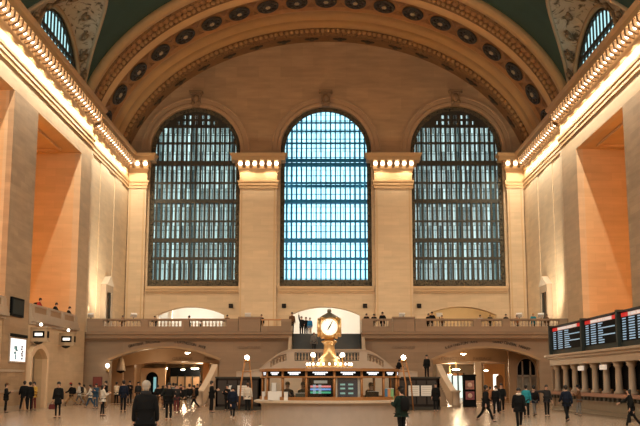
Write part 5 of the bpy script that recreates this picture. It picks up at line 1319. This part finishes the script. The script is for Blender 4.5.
# floodlights standing on the balcony
FLOODS = []
for px, tx, ty, tz, lab, e in ((91, -19.4, 90, 15, 'pale box floodlight at the left end of the balcony', 70), (133.5, -19.4, 87, 13, 'white tilted floodlight behind the left balustrade below the niche', 2000), (248, -6.6, 96.4, 14, 'white tilted floodlight behind the parapet block left of the staircase', 1500),
    (402, 6.6, 96.4, 14, 'white tilted floodlight behind the parapet block right of the staircase', 1500), (439.5, 13, 96.5, 10, 'white tilted floodlight at the left end of the right balcony opening', 300), (519.5, 19.4, 87, 12, 'white tilted floodlight below the right niche', 2000), (541, 19.4, 90, 15, 'pale box floodlight at the right end of the balcony', 70)):
    Y = YB + 1.2; x = atY(px, 316, Y)[0]; Z = 7.05
    t = thing('floodlight', (x, Y, ZB), lab, 'floodlight', 'floodlights on the balcony')
    MB().box(x - .03, x + .03, Y - .03, Y + .03, ZB, Z - .1).lathe((x, Y, ZB), [(.25, 0), (.25, .05), (0, .06)], 10).build('stand', BLACK, t)
    d = (Vector((tx, ty, tz)) - Vector((x, Y, Z))).normalized(); rot = d.to_track_quat('-Z', 'Y')
    M = rot.to_matrix(); b = MB(); b.box(-.24, .24, -.15, .15, -.05, .16); b.v = [tuple(M @ Vector(p) + Vector((x, Y, Z))) for p in b.v]; b.build('housing', WHITEP, t)
    b = MB(); b.box(-.2, .2, -.12, .12, -.08, -.05); b.v = [tuple(M @ Vector(p) + Vector((x, Y, Z))) for p in b.v]; b.build('lens', GLOBE, t)
    FLOODS.append((Vector((x, Y, Z)) + d * .25, rot, e))

# ================================================================ LIGHT
def light(kind, loc, e, col, size=1, rot=None, sy=None, name='light'):
    l = bpy.data.lights.new(name, kind); l.energy = e; l.color = col
    if kind == 'AREA':
        l.size = size
        if sy: l.shape = 'RECTANGLE'; l.size_y = sy
    else: l.shadow_soft_size = size
    o = bpy.data.objects.new(name, l); COL.objects.link(o); o.location = loc
    if rot: o.rotation_euler = rot
    return o
WARM = (1, .74, .46)
BULB.node_tree.nodes['Principled BSDF'].inputs['Emission Strength'].default_value = 9
# added fill points, in place of unseen chandeliers in the nearer half (outside the picture)
for x in (-13, 13):
    for y in (6, 26, 44): light('POINT', (x, y, 15 if y < 40 else 17), 1100, (1, .86, .66), 1.2, name='hall_fill')
def reflector(x, y, e, tilt, tx=0):      # reflector lamp under the lip of a cornice, shining down
    l = light('SPOT', (x, y, 22.4), e, (1, .86, .65), .05, (tx, tilt, 0), name='cornice_lamp'); l.data.spot_size = radians(158); l.data.spot_blend = .25
for sgn in (-1, 1):
    for k in range(32): reflector(sgn * (XW - .98), 4 + 2.4 * k, 500, sgn * radians(4))
    for k in range(6): reflector(sgn * (XW2 - .98), 82 + 2.5 * k, 500, sgn * radians(4))
    for x in (5.4, 7.8): reflector(sgn * x, YF - 1.62, 210, 0, -radians(4))
for p, rot, e in FLOODS:
    l = light('SPOT', p, e, (1, .86, .64), .08, rot.to_euler(), name='floodlight_beam'); l.data.spot_size = radians(105); l.data.spot_blend = .8
# added fill panels before the plain end wall, in place of its daylight
for x in (-12.95, 0, 12.95): light('AREA', (x, YBACK + .6, 19), 2000, (1, .96, .90), 9, (radians(90), 0, 0), 16, name='back_fill')
# unseen orange fill points added inside the recesses to warm their stone
for s_, a, b_ in ((-1, 63.6, 75.7), (-1, 46, 58.6), (1, 62.3, 74.4), (1, 45, 57)):
    light('POINT', (s_ * 23.5, a + 2.2, 9.5), 700, (1, .42, .08), .4, name='recess_fill')
    light('POINT', (s_ * 23.5, a + 2.2, 16), 160, (1, .42, .08), .4, name='recess_fill')
for i, (c, hw) in enumerate(OPN): light('POINT', (c, YF + 4, 9.2), 560 if i != 2 else 260, (1, .93, .8) if i != 2 else (1, .8, .5), .4, name='room_lamp')
light('POINT', (0, 38.5, 1.75), 45, (1, .9, .75), .3, name='booth_lamp')
light('POINT', (-20.3, 65.4, 3.3), 22, (1, .75, .45), .2, name='doorway_lamp')
for x in (-12.7, 12.7):
    light('POINT', (x - 2, 83.2, 3.6), 110, (1, .72, .42), .3, name='passage_lamp')
    light('POINT', (x, 90, 2.9), 260, (1, .76, .48), .4, name='passage_lamp'); light('POINT', (x, 103, 2.9), 330, (1, .8, .55), .4, name='passage_lamp')
w = bpy.data.worlds.new('sky'); sc.world = w; w.use_nodes = True
bg = w.node_tree.nodes['Background']; bg.inputs[0].default_value = (.42, .84, 1.0, 1); bg.inputs[1].default_value = 2.6

for o in bpy.data.objects:
    if '_w' in o: del o['_w']
sc.view_settings.view_transform = 'Standard'; sc.view_settings.look = 'None'; sc.view_settings.exposure = 0.1; sc.view_settings.gamma = 1
sc.cycles.use_denoising = True; sc.cycles.denoiser = 'OPENIMAGEDENOISE'
sc.cycles.max_bounces = 8; sc.cycles.diffuse_bounces = 4; sc.cycles.transparent_max_bounces = 12; sc.cycles.sample_clamp_indirect = 8; sc.cycles.caustics_reflective = False; sc.cycles.caustics_refractive = False
sc.cycles.use_light_tree = True
